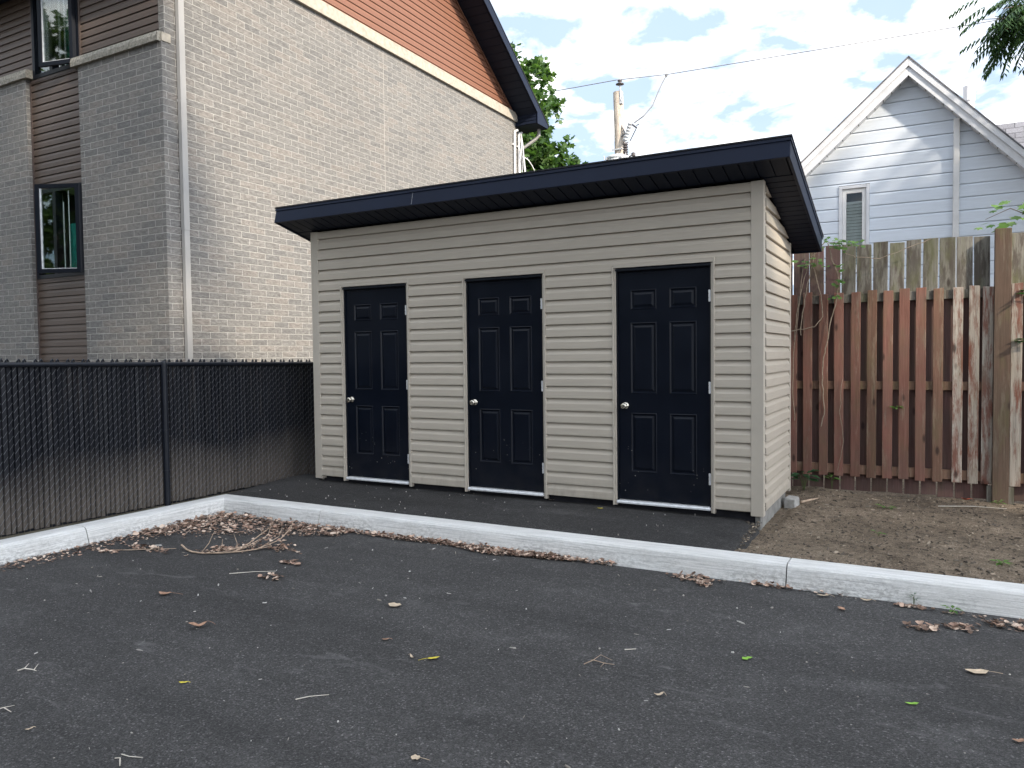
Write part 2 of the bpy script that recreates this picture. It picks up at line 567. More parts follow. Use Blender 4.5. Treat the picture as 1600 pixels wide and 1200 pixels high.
M['oldred'] = m_wood('old_red_board', (0.135, 0.082, 0.078), (0.20, 0.17, 0.15), 0.62, 0.35)
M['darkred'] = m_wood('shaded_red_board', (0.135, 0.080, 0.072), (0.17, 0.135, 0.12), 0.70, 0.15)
M['post'] = m_wood('brown_post', (0.120, 0.082, 0.062), (0.155, 0.125, 0.095), 0.6, 0.4)
M['pole'] = m_bark('pole_wood', (0.52, 0.45, 0.38))
M['galv'] = m_plain('galvanised', (0.50, 0.51, 0.53), 0.5, 0.4, 0.2, 12, 0.2)
M['tank'] = m_plain('transformer_paint', (0.60, 0.63, 0.66), 0.5, 0.4, 0.08, 3)
M['porcelain'] = m_plain('dark_insulator', (0.07, 0.06, 0.06), 0.3, 0.5, 0.15, 9)
M['cable'] = m_plain('line_cable', (0.16, 0.16, 0.17), 0.6, 0.3, 0.1, 9)
M['bark'] = m_bark('tree_bark', (0.13, 0.105, 0.085))
M['maple'] = m_leaf('maple_leaves', [(0.042, 0.086, 0.032), (0.075, 0.140, 0.046), (0.125, 0.195, 0.066), (0.055, 0.108, 0.040)])
M['walnut'] = m_leaf('walnut_leaves', [(0.020, 0.050, 0.022), (0.032, 0.075, 0.030), (0.050, 0.100, 0.030)], 0.22)
M['bigtree'] = m_leaf('shade_tree_leaves', [(0.045, 0.085, 0.022), (0.070, 0.120, 0.030), (0.10, 0.150, 0.045)], 0.25)
M['weed'] = m_leaf('weed_leaves', [(0.055, 0.13, 0.028), (0.10, 0.20, 0.045), (0.14, 0.24, 0.07)])
M['darkweed'] = m_leaf('dark_weed_leaves', [(0.015, 0.055, 0.025), (0.030, 0.085, 0.035), (0.05, 0.11, 0.05)])
M['vine'] = m_plain('dry_vine', (0.27, 0.22, 0.17), 0.9, 0.1, 0.25, 30)
M['stem'] = m_plain('green_stem', (0.10, 0.13, 0.05), 0.8, 0.2, 0.2, 30)
M['litter'] = m_islands('dry_leaves', [(0.16, 0.11, 0.085), (0.30, 0.20, 0.15), (0.44, 0.31, 0.235), (0.55, 0.42, 0.33), (0.22, 0.15, 0.115), (0.62, 0.49, 0.39), (0.36, 0.235, 0.175), (0.13, 0.09, 0.07)])
M['bits'] = m_islands('pale_bits', [(0.22, 0.20, 0.17), (0.38, 0.35, 0.31), (0.56, 0.54, 0.50), (0.30, 0.28, 0.26)])
M['clods'] = m_islands('dirt_bits', [(0.06, 0.05, 0.04), (0.13, 0.11, 0.085), (0.21, 0.175, 0.135), (0.09, 0.075, 0.06), (0.34, 0.28, 0.21), (0.16, 0.13, 0.10), (0.05, 0.042, 0.034), (0.11, 0.09, 0.07)])
M['twig'] = m_plain('dry_twig', (0.40, 0.30, 0.22), 0.9, 0.1, 0.3, 25)
M['paletwig'] = m_plain('bleached_straw', (0.60, 0.55, 0.47), 0.9, 0.1, 0.15, 25)
M['leafbrown'] = m_plain('dry_leaf_brown', (0.33, 0.20, 0.135), 0.85, 0.15, 0.35, 45)
M['leaftan'] = m_plain('dry_leaf_tan', (0.50, 0.40, 0.29), 0.85, 0.15, 0.25, 45)
M['leafyellow'] = m_plain('yellow_leaf', (0.60, 0.50, 0.06), 0.7, 0.25, 0.15, 45)
M['leafgreen'] = m_plain('green_leaf', (0.22, 0.42, 0.06), 0.6, 0.3, 0.15, 45)
M['leafred'] = m_plain('red_leaf', (0.48, 0.12, 0.07), 0.8, 0.2, 0.2, 45)
M['block'] = m_plain('pale_concrete_block', (0.34, 0.33, 0.31), 0.95, 0.1, 0.2, 25)

# ------------------------------------------------------------------ mesh helpers


class MB:
    def __init__(s):
        s.v, s.f, s.uv = [], [], []

    def poly(s, pts, uv=None):
        i = len(s.v)
        s.v += [tuple(p) for p in pts]
        s.f.append(tuple(range(i, i + len(pts))))
        s.uv.append(uv)

    def box(s, a, b):
        x0, y0, z0 = a
        x1, y1, z1 = b
        c = [(x0, y0, z0), (x1, y0, z0), (x1, y1, z0), (x0, y1, z0), (x0, y0, z1), (x1, y0, z1), (x1, y1, z1), (x0, y1, z1)]
        s.hexa(c)

    def hexa(s, c):
        i = len(s.v)
        s.v += [tuple(p) for p in c]
        for q in ((0, 3, 2, 1), (4, 5, 6, 7), (0, 1, 5, 4), (1, 2, 6, 5), (2, 3, 7, 6), (3, 0, 4, 7)):
            s.f.append(tuple(i + k for k in q))
            s.uv.append(None)

    def prism(s, prof, d):
        """closed planar outline (list of 3-D points) pushed along d"""
        d = Vector(d)
        p = [Vector(a) for a in prof]
        q = [a + d for a in p]
        n = len(p)
        s.poly(p[::-1])
        s.poly(q)
        for k in range(n):
            s.poly((p[k], p[(k + 1) % n], q[(k + 1) % n], q[k]))

    def tube(s, pts, r, n=6, cap=True):
        pts = [Vector(p) for p in pts]
        rs = r if isinstance(r, (list, tuple)) else [r] * len(pts)
        i = len(s.v)
        ref = None
        for k, p in enumerate(pts):
            t = (pts[min(k + 1, len(pts) - 1)] - pts[max(k - 1, 0)]).normalized()
            if ref is None:
                ref = t.orthogonal().normalized()
            ref = (ref - t * ref.dot(t)).normalized()
            o = t.cross(ref)
            for a in range(n):
                an = 2 * math.pi * a / n
                s.v.append(tuple(p + (ref * math.cos(an) + o * math.sin(an)) * rs[k]))
        for k in range(len(pts) - 1):
            for a in range(n):
                b = (a + 1) % n
                s.f.append((i + k * n + a, i + k * n + b, i + (k + 1) * n + b, i + (k + 1) * n + a))
                s.uv.append(None)
        if cap:
            s.f.append(tuple(i + a for a in range(n))[::-1])
            s.f.append(tuple(i + (len(pts) - 1) * n + a for a in range(n)))
            s.uv += [None, None]

    def lathe(s, c, ax, prof, n=16):
        """prof: list of (distance along ax, radius)"""
        ax = Vector(ax).normalized()
        c = Vector(c)
        s.tube([c + ax * h for h, _ in prof], [max(r, 1e-4) for _, r in prof], n)

    def build(s, name, mat, parent=None, at=None, smooth=False, bevel=0.0, recalc=False):
        me = bpy.data.meshes.new(name)
        o = bpy.data.objects.new(name, me)
        pl = Vector((0, 0, 0))
        p = parent
        while p is not None:
            pl += p.location
            p = p.parent
        org = Vector(at) if at is not None else pl
        me.from_pydata([tuple(Vector(v) - org) for v in s.v], [], s.f)
        if any(u is not None for u in s.uv):
            ul = me.uv_layers.new(name="UVMap")
            for poly, u in zip(me.polygons, s.uv):
                if u is None:
                    continue
                for li, c in zip(poly.loop_indices, u):
                    ul.data[li].uv = c
        me.materials.append(mat)
        if recalc:
            b = bmesh.new()
            b.from_mesh(me)
            bmesh.ops.remove_doubles(b, verts=b.verts, dist=1e-5)
            bmesh.ops.recalc_face_normals(b, faces=b.faces)
            b.to_mesh(me)
            b.free()
        if smooth:
            for q in me.polygons:
                q.use_smooth = True
        o.location = org - pl
        if parent is not None:
            o.parent = parent
        COL.objects.link(o)
        if bevel:
            if not recalc:
                b = bmesh.new()
                b.from_mesh(me)
                bmesh.ops.remove_doubles(b, verts=b.verts, dist=1e-5)
                bmesh.ops.recalc_face_normals(b, faces=b.faces)
                b.to_mesh(me)
                b.free()
            md = o.modifiers.new("edge", 'BEVEL')
            md.width = bevel
            md.segments = 2
            md.limit_method = 'ANGLE'
        return o


def thing(name, label, cat, loc, group=None):
    o = bpy.data.objects.new(name, None)
    COL.objects.link(o)
    o.location = loc
    o.empty_display_size = 0.2
    return tag(o, label, cat, group)


def tag(o, label, cat, group=None, kind=None):
    o['label'] = label
    o['category'] = cat
    if group:
        o['group'] = group
    if kind:
        o['kind'] = kind
    return o


def structure(o):
    o['kind'] = 'structure'
    return o


def clip(o, planes):
    """cut a mesh object by planes (point, normal): keeps the side the normal points away from; world-aligned"""
    off = Vector((0, 0, 0))
    p = o
    while p is not None:
        off += p.location
        p = p.parent
    b = bmesh.new()
    b.from_mesh(o.data)
    for co, no in planes:
        g = b.verts[:] + b.edges[:] + b.faces[:]
        bmesh.ops.bisect_plane(b, geom=g, plane_co=Vector(co) - off, plane_no=Vector(no), clear_outer=True)
    b.to_mesh(o.data)
    b.free()


def siding(mb, A, B, nrm, z0, z1, ex, zb=0.0, out=0.025, inn=0.003, flat=0.60):
    """dutch-lap courses between ground points A and B, nrm = outward normal"""
    A, B, n = Vector((*A, 0)), Vector((*B, 0)), Vector((*nrm, 0))
    k0 = int(math.floor((z0 - zb) / ex + 1e-6))
    k1 = int(math.ceil((z1 - zb) / ex - 1e-6))
    for k in range(k0, k1):
        b = zb + k * ex
        gp = min(0.0042, 0.04 * ex)
        pr = [(inn - 0.014, b - 0.0001), (inn - 0.014, b + gp), (out, b + gp + 0.0005), (out + 0.001, b + gp + 0.003), (out - 0.001, b + flat * ex), (inn + 0.002, b + (flat + (1 - flat) * 0.80) * ex), (inn, b + ex - 0.0002), (inn - 0.014, b + ex)]
        q = []
        for (d0, h0), (d1, h1) in zip(pr, pr[1:]):
            lo, hi = max(h0, z0), min(h1, z1)
            if hi <= lo:
                continue
            f = lambda h: d0 + (d1 - d0) * ((h - h0) / (h1 - h0) if h1 > h0 else 0)
            q.append((f(lo), lo, f(hi), hi))
        for d0, h0, d1, h1 in q:
            mb.poly((A + n * d0 + Vector((0, 0, h0)), B + n * d0 + Vector((0, 0, h0)), B + n * d1 + Vector((0, 0, h1)), A + n * d1 + Vector((0, 0, h1))))


# ------------------------------------------------------------------ ground, lot, pad, kerb, dirt
mb = MB()
mb.poly([(-300, -300, -0.30), (300, -300, -0.30), (300, 300, -0.30), (-300, 300, -0.30)])
structure(mb.build('ground', M['soil']))
mb = MB()
mb.poly([(-40, -40, -0.118), (-0.47, -40, -0.118), (-0.47, 60, -0.118), (-40, 60, -0.118)])
mb.poly([(-0.47, -0.90, -0.20), (40, -0.90, -0.20), (40, 60, -0.20), (-0.47, 60, -0.20)])
structure(mb.build('yard_ground', M['soil']))
mb = MB()
mb.poly([(-0.40, -40, -0.25), (40, -40, -0.25), (40, -0.95, -0.25), (-0.40, -0.95, -0.25)])
structure(mb.build('parking_lot', M['asphalt']))

# asphalt pad in front of the shed, ragged right edge
mb = MB()
N = 60
edge = lambda v: 4.70 + 0.15 * min(1, (0.15 - v) / 0.35) + 0.02 * noise.noise((v * 9, 0.3, 0)) if v < 0.15 else 4.70
ys = [-0.93 + 1.23 * j / 16 for j in range(17)]
grid = []
for j, y in enumerate(ys):
    row = []
    xe = edge(y)
    for i in range(N + 1):
        x = -0.47 + (xe + 0.47) * i / N
        tt = (y + 0.93) / 1.23
        z = -0.106 + 0.047 * min(1, tt * 1.25) - 0.012 * max(0, (x - 3.6)) * tt + 0.004 * noise.noise((x * 2.2, y * 2.2, 1))
        if i == N:
            z -= 0.03
        row.append((x, y, z))
    grid.append(row)
for j in range(16):
    for i in range(N):
        mb.poly((grid[j][i], grid[j][i + 1], grid[j + 1][i + 1], grid[j + 1][i]))
for j in range(16):
    a, b = grid[j][N], grid[j + 1][N]
    mb.poly((a, (a[0] + 0.02, a[1], -0.18), (b[0] + 0.02, b[1], -0.18), b))
structure(mb.build('asphalt_pad', M['pad'], recalc=True, smooth=True))

# bare dirt bed on the right
mb = MB()
NX, NY = 150, 84
gx = [4.62 + (9.6 - 4.62) * i / NX for i in range(NX + 1)]
gy = [-0.93 + (3.1 + 0.93) * j / NY for j in range(NY + 1)]


def dirt_z(x, y):
    z = -0.122 + 0.016 * noise.noise((x * 1.1, y * 1.1, 4)) + 0.012 * noise.noise((x * 5, y * 5, 2)) + 0.008 * noise.noise((x * 14, y * 14, 7))
    z += 0.045 * math.exp(-((x - 5.0) ** 2 + (y - 1.75) ** 2) / 0.12)
    if y < -0.75:
        z = z * 0.5 + 0.5 * -0.112
    if x < 4.95 and -0.2 < y < 1.4:
        z -= 0.018
    return z


for j in range(NY):
    for i in range(NX):
        mb.poly([(x, y, dirt_z(x, y)) for x, y in ((gx[i], gy[j]), (gx[i + 1], gy[j]), (gx[i + 1], gy[j + 1]), (gx[i], gy[j + 1]))])
structure(mb.build('dirt_bed', M['dirt'], recalc=True, smooth=True))

# kerb: cast lengths with open joints
PROF = [(0.0, -0.30), (0.0, -0.104), (0.006, -0.100), (0.120, -0.0985), (0.150, -0.100), (0.172, -0.107), (0.186, -0.120), (0.196, -0.145), (0.226, -0.252), (0.228, -0.30)]
plen = [0]
for a, b in zip(PROF, PROF[1:]):
    plen.append(plen[-1] + math.hypot(a[0] - b[0], a[1] - b[1]))


def kerb_run(mb, P, Q, mp=None, mq=None, cut=0.0):
    """P, Q ends of the back edge; offsets go to the right of P->Q; mp / mq mitre directions"""
    P, Q = Vector((*P, 0)), Vector((*Q, 0))
    d = (Q - P).normalized()
    rn = Vector((d.y, -d.x, 0))
    n = max(2, int((Q - P).length / 0.12))
    rows = []
    for k in range(n + 1):
        t = k / n
        row = []
        for (o, z), l in zip(PROF, plen):
            a = P + (mp or rn) * o
            b = Q + (mq or rn) * o
            p = a + (b - a) * t
            wv = 0.004 * noise.noise((p.x * 2.1, p.y * 2.1, z * 3)) if 0 < o < 0.22 else 0
            row.append(((p.x + rn.x * wv, p.y + rn.y * wv, z + 0.5 * wv), (t * (Q - P).length + P.x * 1.7 + P.y, l / plen[-1])))
        rows.append(row)
    for a, b in zip(rows, rows[1:]):
        for i in range(len(PROF) - 1):
            mb.poly((a[i][0], b[i][0], b[i + 1][0], a[i + 1][0]), (a[i][1], b[i][1], b[i + 1][1], a[i + 1][1]))
    for r_ in (rows[0], rows[-1]):
        mb.poly([p for p, _ in r_], [u for _, u in r_])


CK = Vector((-0.455, -0.908, 0))
LK = Vector((-0.50, -9.0, 0))
RK = Vector((14.0, -1.01, 0))
d1 = (CK - LK).normalized()
d2 = (RK - CK).normalized()
r1 = Vector((d1.y, -d1.x, 0))
r2 = Vector((d2.y, -d2.x, 0))
mit = (r1 + r2) / (1 + r1.dot(r2))
mb = MB()


def lk(t):
    p = LK + d1 * t
    return (p.x, p.y)


def rk(t):
    p = CK + d2 * t
    return (p.x, p.y)


Ll = (CK - LK).length
j1 = Ll - 1.63
kerb_run(mb, lk(0), lk(j1 - 3.0))
kerb_run(mb, lk(j1 - 2.993), lk(j1 - 0.005))
kerb_run(mb, lk(j1 + 0.003), lk(Ll), None, mit)
kerb_run(mb, rk(0), rk(1.495), mit, None)
kerb_run(mb, rk(1.500), rk(5.660))
kerb_run(mb, rk(5.668), rk(9.6))
kerb_run(mb, rk(9.607), rk(14.4))
structure(mb.build('kerb', M['kerb'], recalc=True, smooth=False))

# ------------------------------------------------------------------ the shed
W, D, EX = 4.831, 1.33, 0.1143
SL = 0.252                      # roof falls to the back
ZT = 2.724
shed = thing('storage_shed', 'tan vinyl clad storage shed with three black doors and a black lean-to roof', 'shed', (W / 2, D / 2, -0.15))
DO = [(0.389, 1.305), (1.963, 2.878), (3.542, 4.457)]
ZD = 2.113
mb = MB()
xs = [0.07] + [v for d in DO for v in d] + [W - 0.08]
for i in range(0, len(xs), 2):
    siding(mb, (xs[i], 0), (xs[i + 1], 0), (0, -1), 0.0, ZD - 0.004, EX)
siding(mb, (0.07, 0), (W - 0.08, 0), (0, -1), ZD - 0.004, ZT - 0.012, EX)
mb.box((0.02, 0.013, -0.005), (0.389, 0.03, ZT - 0.03))
for a, b in ((1.305, 1.963), (2.878, 3.542), (4.457, W - 0.02)):
    mb.box((a, 0.013, -0.005), (b, 0.03, ZT - 0.03))
mb.box((0.389, 0.013, ZD), (4.457, 0.0295, ZT - 0.031))
front = mb.build('front_siding', M['tan'], shed)
# lap seams of the siding panels: thin raised overlaps
mb = MB()
for x, k in ((2.26, 19.0), (2.72, 18.5), (3.12, 20.0), (1.62, 21.0)):
    z0 = k * EX if k == int(k) else ZD + 0.03
    mb = MB()
    mb.box((x, -0.0272, int(k) * EX + 0.002 if k != 18.5 else ZD + 0.028), (x + 0.0022, -0.0235, (int(k) + 1) * EX - 0.05))
    mb.build('panel_seam', M['tantrim'], shed)
for nm, x, n in (('side_siding', W, (1, 0)), ('side_siding', 0.0, (-1, 0))):
    mb = MB()
    siding(mb, (x, 0.07), (x, D - 0.03), n, 0.0, ZT, EX)
    o = mb.build(nm, M['tan'], shed)
    clip(o, [((0, 0, ZT - 0.012), (0, SL, 1))])
    mb = MB()
mb = MB()
siding(mb, (0.05, D), (W - 0.05, D), (0, 1), 0.0, ZT - SL * D - 0.02, EX)
mb.build('rear_siding', M['tan'], shed)
# inner core so no light leaks
mb = MB()
mb.prism([(0.012, 0.06, 0.0), (0.012, D - 0.01, 0.0), (0.012, D - 0.01, ZT - SL * D - 0.03), (0.012, 0.06, ZT - 0.045)], (W - 0.024, 0, 0))
mb.build('wall_core', M['shadedark'], shed)
# corner posts
zb = -0.03
for x0, x1 in ((-0.024, 0.076), (W - 0.080, W + 0.024)):
    mb = MB()
    mb.box((x0, -0.027, zb), (x1, 0.05, ZT - 0.008))
    mb.build('corner_trim', M['tantrim'], shed, bevel=0.004)
for x0, x1 in ((-0.024, 0.05), (W - 0.05, W + 0.027)):
    mb = MB()
    mb.box((x0, D - 0.035, zb), (x1, D + 0.020, ZT - SL * D - 0.015))
    mb.build('corner_trim', M['tantrim'], shed, bevel=0.004)
# base: recessed front coloured near-black for the gap's shade, concrete ends
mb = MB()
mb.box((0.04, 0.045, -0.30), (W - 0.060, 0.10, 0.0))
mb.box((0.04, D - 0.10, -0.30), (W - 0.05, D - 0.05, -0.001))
mb.build('front_skid', M['shadedark'], shed)
mb = MB()
mb.box((W - 0.055, 0.03, -0.32), (W - 0.010, D - 0.06, -0.002))
mb.build('base_wall', M['cbase'], shed, bevel=0.004)
mb = MB()
mb.box((0.005, 0.05, -0.32), (0.035, D - 0.06, -0.002))
mb.build('base_wall', M['cbase'], shed, bevel=0.004)


def rect_ring(mb, r0, y0, r1, y1):
    """quad ring between rectangle r0=(x0,z0,x1,z1) at y0 and r1 at y1"""
    a = [(r0[0], y0, r0[1]), (r0[2], y0, r0[1]), (r0[2], y0, r0[3]), (r0[0], y0, r0[3])]
    b = [(r1[0], y1, r1[1]), (r1[2], y1, r1[1]), (r1[2], y1, r1[3]), (r1[0], y1, r1[3])]
    for k in range(4):
        mb.poly((a[k], a[(k + 1) % 4], b[(k + 1) % 4], b[k]))


def inset(r, d):
    return (r[0] + d, r[1] + d, r[2] - d, r[3] - d)


DOORLAB = ['black panel door left of the three, with pale splashes near its foot', 'middle black panel door, clean faced', 'black panel door nearest the open corner']
for di, (x0, x1) in enumerate(DO):
    sx0, sx1 = x0 + 0.052, x1 - 0.052
    sz0, sz1 = 0.022, 2.050
    yf = 0.006
    w, h = sx1 - sx0, sz1 - sz0
    mb = MB()
    cols = [(0.135, 0.43), (0.57, 0.865)]
    rows = [(0.121, 0.383), (0.467, 0.778), (0.834, 0.921)]
    xsb = [0] + [v for c in cols for v in c] + [1]
    zsb = [0] + [v for r_ in rows for v in r_] + [1]
    for i in range(5):
        for j in range(7):
            r_ = (sx0 + xsb[i] * w, sz0 + zsb[j] * h, sx0 + xsb[i + 1] * w, sz0 + zsb[j + 1] * h)
            if i % 2 == 1 and j % 2 == 1:
                a = inset(r_, 0.006)
                b = inset(r_, 0.017)
                c = inset(r_, 0.026)
                d = inset(r_, 0.044)
                rect_ring(mb, r_, yf, a, yf - 0.0035)
                rect_ring(mb, a, yf - 0.0035, b, yf + 0.009)
                rect_ring(mb, b, yf + 0.009, c, yf + 0.009)
                rect_ring(mb, c, yf + 0.009, d, yf + 0.001)
                mb.poly([(d[0], yf + 0.001, d[1]), (d[2], yf + 0.001, d[1]), (d[2], yf + 0.001, d[3]), (d[0], yf + 0.001, d[3])])
            else:
                mb.poly([(r_[0], yf, r_[1]), (r_[2], yf, r_[1]), (r_[2], yf, r_[3]), (r_[0], yf, r_[3])])
    o = (sx0, yf + 0.04, sz0)
    for a, b in (((sx0, sz0), (sx1, sz0)), ((sx1, sz0), (sx1, sz1)), ((sx1, sz1), (sx0, sz1)), ((sx0, sz1), (sx0, sz0))):
        mb.poly(((a[0], yf, a[1]), (b[0], yf, b[1]), (b[0], yf + 0.045, b[1]), (a[0], yf + 0.045, a[1])))
    door = mb.build('door', M['door'], shed, at=(sx0, yf, sz0), recalc=False)
    door['label'] = DOORLAB[di]
    # frame: tan J-trim outside, black jamb inside
    mb = MB()
    t = 0.034
    mb.box((x0, -0.031, -0.035), (x0 + t * 0.45, 0.02, ZD - 0.012))
    mb.box((x0 + t * 0.45, -0.019, -0.035), (x0 + t, 0.02, ZD - 0.03))
    mb.box((x1 - t * 0.45, -0.031, -0.035), (x1, 0.02, ZD + 0.012))
    mb.box((x1 - t, -0.019, -0.035), (x1 - t * 0.45, 0.02, ZD - 0.03))
    mb.box((x0 + t * 0.45, -0.029, ZD - 0.026), (x1 - t * 0.45, 0.02, ZD - 0.004))
    mb.build('door_trim', M['tantrim'], door, bevel=0.002)
    mb = MB()
    mb.box((x0 + t + 0.001, -0.008, -0.01), (sx0 - 0.003, 0.05, ZD - 0.03))
    mb.box((sx1 + 0.003, -0.008, -0.01), (x1 - t - 0.001, 0.05, ZD - 0.03))
    mb.box((x0 + t + 0.001, -0.010, sz1 + 0.003), (x1 - t - 0.001, 0.05, ZD - 0.0265))
    mb.prism([(x0 + t, -0.004, ZD - 0.030), (x0 + t, -0.036, ZD - 0.040), (x0 + t, -0.036, ZD - 0.054), (x0 + t, -0.004, ZD - 0.050)], (x1 - x0 - 2 * t, 0, 0))
    mb.build('door_frame', M['blk'], door)
    mb = MB()
    mb.prism([(x0 + t + 0.004, 0.05, -0.014), (x0 + t + 0.004, -0.034, -0.014), (x0 + t + 0.004, -0.034, -0.002), (x0 + t + 0.004, -0.024, 0.010), (x0 + t + 0.004, 0.05, 0.018)], (x1 - x0 - 2 * t - 0.008, 0, 0))
    mb.build('sill', M['zinc'], door)
    for zf in (0.88, 0.497, 0.113):
        zc = sz0 + zf * h
        mb = MB()
        mb.tube([(sx1 + 0.004, -0.008, zc - 0.05), (sx1 + 0.004, -0.008, zc + 0.05)], 0.0075, 8)
        for k in range(3):
            za = zc - 0.048 + k * 0.034
            mb.tube([(sx1 + 0.004, -0.008, za + 0.003), (sx1 + 0.004, -0.008, za + 0.027)], 0.0092, 8)
        mb.box((sx1 + 0.005, -0.0095, zc - 0.048), (sx1 + 0.016, -0.006, zc + 0.048))
        mb.build('hinge', M['zinc'], door, smooth=False)
    kc = (sx0 + 0.060, yf, sz0 + 0.414 * h)
    mb = MB()
    mb.lathe(kc, (0, -1, 0), [(0, 0.032), (0.006, 0.032), (0.010, 0.026), (0.012, 0.014), (0.030, 0.012), (0.036, 0.021), (0.046, 0.027), (0.058, 0.026), (0.064, 0.018), (0.066, 0.006)], 20)
    mb.build('door_knob', M['brass'], door, smooth=True)

# roof: sloped slab, fascia boards square to the rafters, ribbed soffit
XO0, XO1 = -0.255, 5.100
YF, YB = -0.335, 1.640
zs = lambda y: ZT - 0.004 - SL * y          # soffit plane
nrm = Vector((0, SL, 1)).normalized()       # roof normal in the y-z plane
roof_at = lambda x, y, hh: Vector((x, y, zs(y))) + nrm * hh
TH = 0.158
mb = MB()
a = [roof_at(XO0 - 0.012, YF - 0.014, TH), roof_at(XO1 + 0.012, YF - 0.014, TH), roof_at(XO1 + 0.012, YB + 0.02, TH), roof_at(XO0 - 0.012, YB + 0.02, TH)]
b = [p + nrm * 0.014 for p in a]
mb.poly(b, [(0, 0), (5.4, 0), (5.4, 2), (0, 2)])
mb.poly(a[::-1])
for k in range(4):
    mb.poly((a[k], a[(k + 1) % 4], b[(k + 1) % 4], b[k]))
roof = mb.build('roof', M['shing'], shed)
mb = MB()


def slab(mb, x0, x1, y0, y1, h0, h1):
    mb.hexa([roof_at(x0, y0, h0), roof_at(x1, y0, h0), roof_at(x1, y1, h0), roof_at(x0, y1, h0),
             roof_at(x0, y0, h1), roof_at(x1, y0, h1), roof_at(x1, y1, h1), roof_at(x0, y1, h1)])


slab(mb, XO0, XO1, YF, YF + 0.022, -0.004, TH - 0.001)
mb.build('fascia', M['fascia'], roof, bevel=0.003)
mb = MB()
slab(mb, XO0, XO1, YB - 0.022, YB, -0.004, TH - 0.002)
mb.build('fascia', M['fascia'], roof, bevel=0.003)
for x0, x1 in ((XO0 - 0.001, XO0 + 0.021), (XO1 - 0.021, XO1 + 0.001)):
    mb = MB()
    slab(mb, x0, x1, YF + 0.0225, YB - 0.0225, -0.004, TH - 0.0015)
    mb.build('fascia', M['fascia'], roof, bevel=0.003)
# drip edge lip and fascia laps
mb = MB()
slab(mb, XO0 - 0.006, XO1 + 0.006, YF - 0.008, YF - 0.0005, TH - 0.028, TH - 0.002)
slab(mb, XO1 + 0.0015, XO1 + 0.008, YF - 0.008, YB + 0.006, TH - 0.028, TH - 0.002)
mb.build('drip_edge', M['fascia'], roof)
mb = MB()
slab(mb, 1.585, 1.5862, YF - 0.0025, YF - 0.0004, 0.004, TH - 0.03)
mb.build('fascia_lap', M['galv'], roof)
# ribbed soffits: boards run across each overhang
mb = MB()
nx = 44
wx = (XO1 - XO0 - 0.06) / nx
for i in range(nx):
    xa = XO0 + 0.03 + i * wx
    deep = 0.0 if i % 1 == 0 else 0.0
    slab(mb, xa + 0.006, xa + wx - 0.006, YF + 0.024, -0.028, 0.006, 0.016)
slab(mb, XO0 + 0.022, XO1 - 0.022, YF + 0.024, -0.020, 0.018, 0.026)
for xa, xb in ((XO0 + 0.022, -0.0185), (W + 0.0185, XO1 - 0.022)):
    ny = 17
    wy = (YB - 0.024 + 0.018) / ny
    for i in range(ny):
        ya = -0.018 + i * wy
        slab(mb, xa, xb, ya + 0.005, ya + wy - 0.005, 0.006, 0.016)
    slab(mb, xa, xb, -0.018, YB - 0.024, 0.018, 0.026)
mb.build('soffit', M['soffit'], roof)

# ------------------------------------------------------------------ brick apartment building
XB = -2.40
YC = -0.055                     # face of the piers
YR = 0.020                      # siding plane between the piers
YE = 9.46
bld = thing('brick_building', 'grey brick apartment building with copper siding in its gable and black eaves', 'building', (-7.5, 4.7, -0.15))
Z0 = -0.2
mb = MB()


def brick_quad(mb, p, q, z0, z1, uoff=0.0):
    """vertical brick face from ground point p to q"""
    L = math.hypot(q[0] - p[0], q[1] - p[1])
    mb.poly([(p[0], p[1], z0), (q[0], q[1], z0), (q[0], q[1], z1), (p[0], p[1], z1)],
            [(uoff, z0), (uoff + L, z0), (uoff + L, z1), (uoff, z1)])


ZC = 5.300                      # underside of the pier caps
ZL = 6.705                      # underside of the ledge
HZ = 7.6
# long side wall facing the shed
brick_quad(mb, (XB, YC + 0.045), (XB, 4.39), Z0, ZL, 0.13)
brick_quad(mb, (XB, 4.402), (XB, YE), Z0, ZL, 4.6)
brick_quad(mb, (XB, YC), (XB, YC + 0.045), Z0, ZC, 0.085)
brick_quad(mb, (XB, YE), (XB - 10, YE), Z0, ZL)
# corner pier and the next pier
brick_quad(mb, (-4.12, YC), (XB, YC), Z0, ZC, 0.06)
brick_quad(mb, (-4.12, YR + 0.05), (-4.12, YC), Z0, ZC, 0.0)
brick_quad(mb, (-8.6, YC), (-5.36, YC), Z0, ZC + 0.06, 0.1)
brick_quad(mb, (-5.36, YC), (-5.36, YR + 0.05), Z0, ZC + 0.06, 0.0)
# brick return above the corner cap
brick_quad(mb, (XB - 0.098, YR - 0.030), (XB, YR - 0.030), ZC, HZ, 0.0)
brick_quad(mb, (XB - 0.098, YR + 0.05), (XB - 0.098, YR - 0.030), ZC, HZ, 0.0)
brick_quad(mb, (XB, YR - 0.030), (XB, YR + 0.06), ZL, HZ, 0.0)
walls = mb.build('brick_wall', M['brick'], bld, at=(0, 0, 0))
mb = MB()
mb.box((XB - 0.012, 4.389, Z0), (XB - 0.003, 4.403, ZL))
mb.build('control_joint', M['mortar'], bld)
# core behind everything, holed for nothing: sits well back
mb = MB()
mb.box((-12, 0.9, Z0), (XB - 0.05, YE - 0.05, 7.0))
mb.build('wall_core', M['interior'], bld)
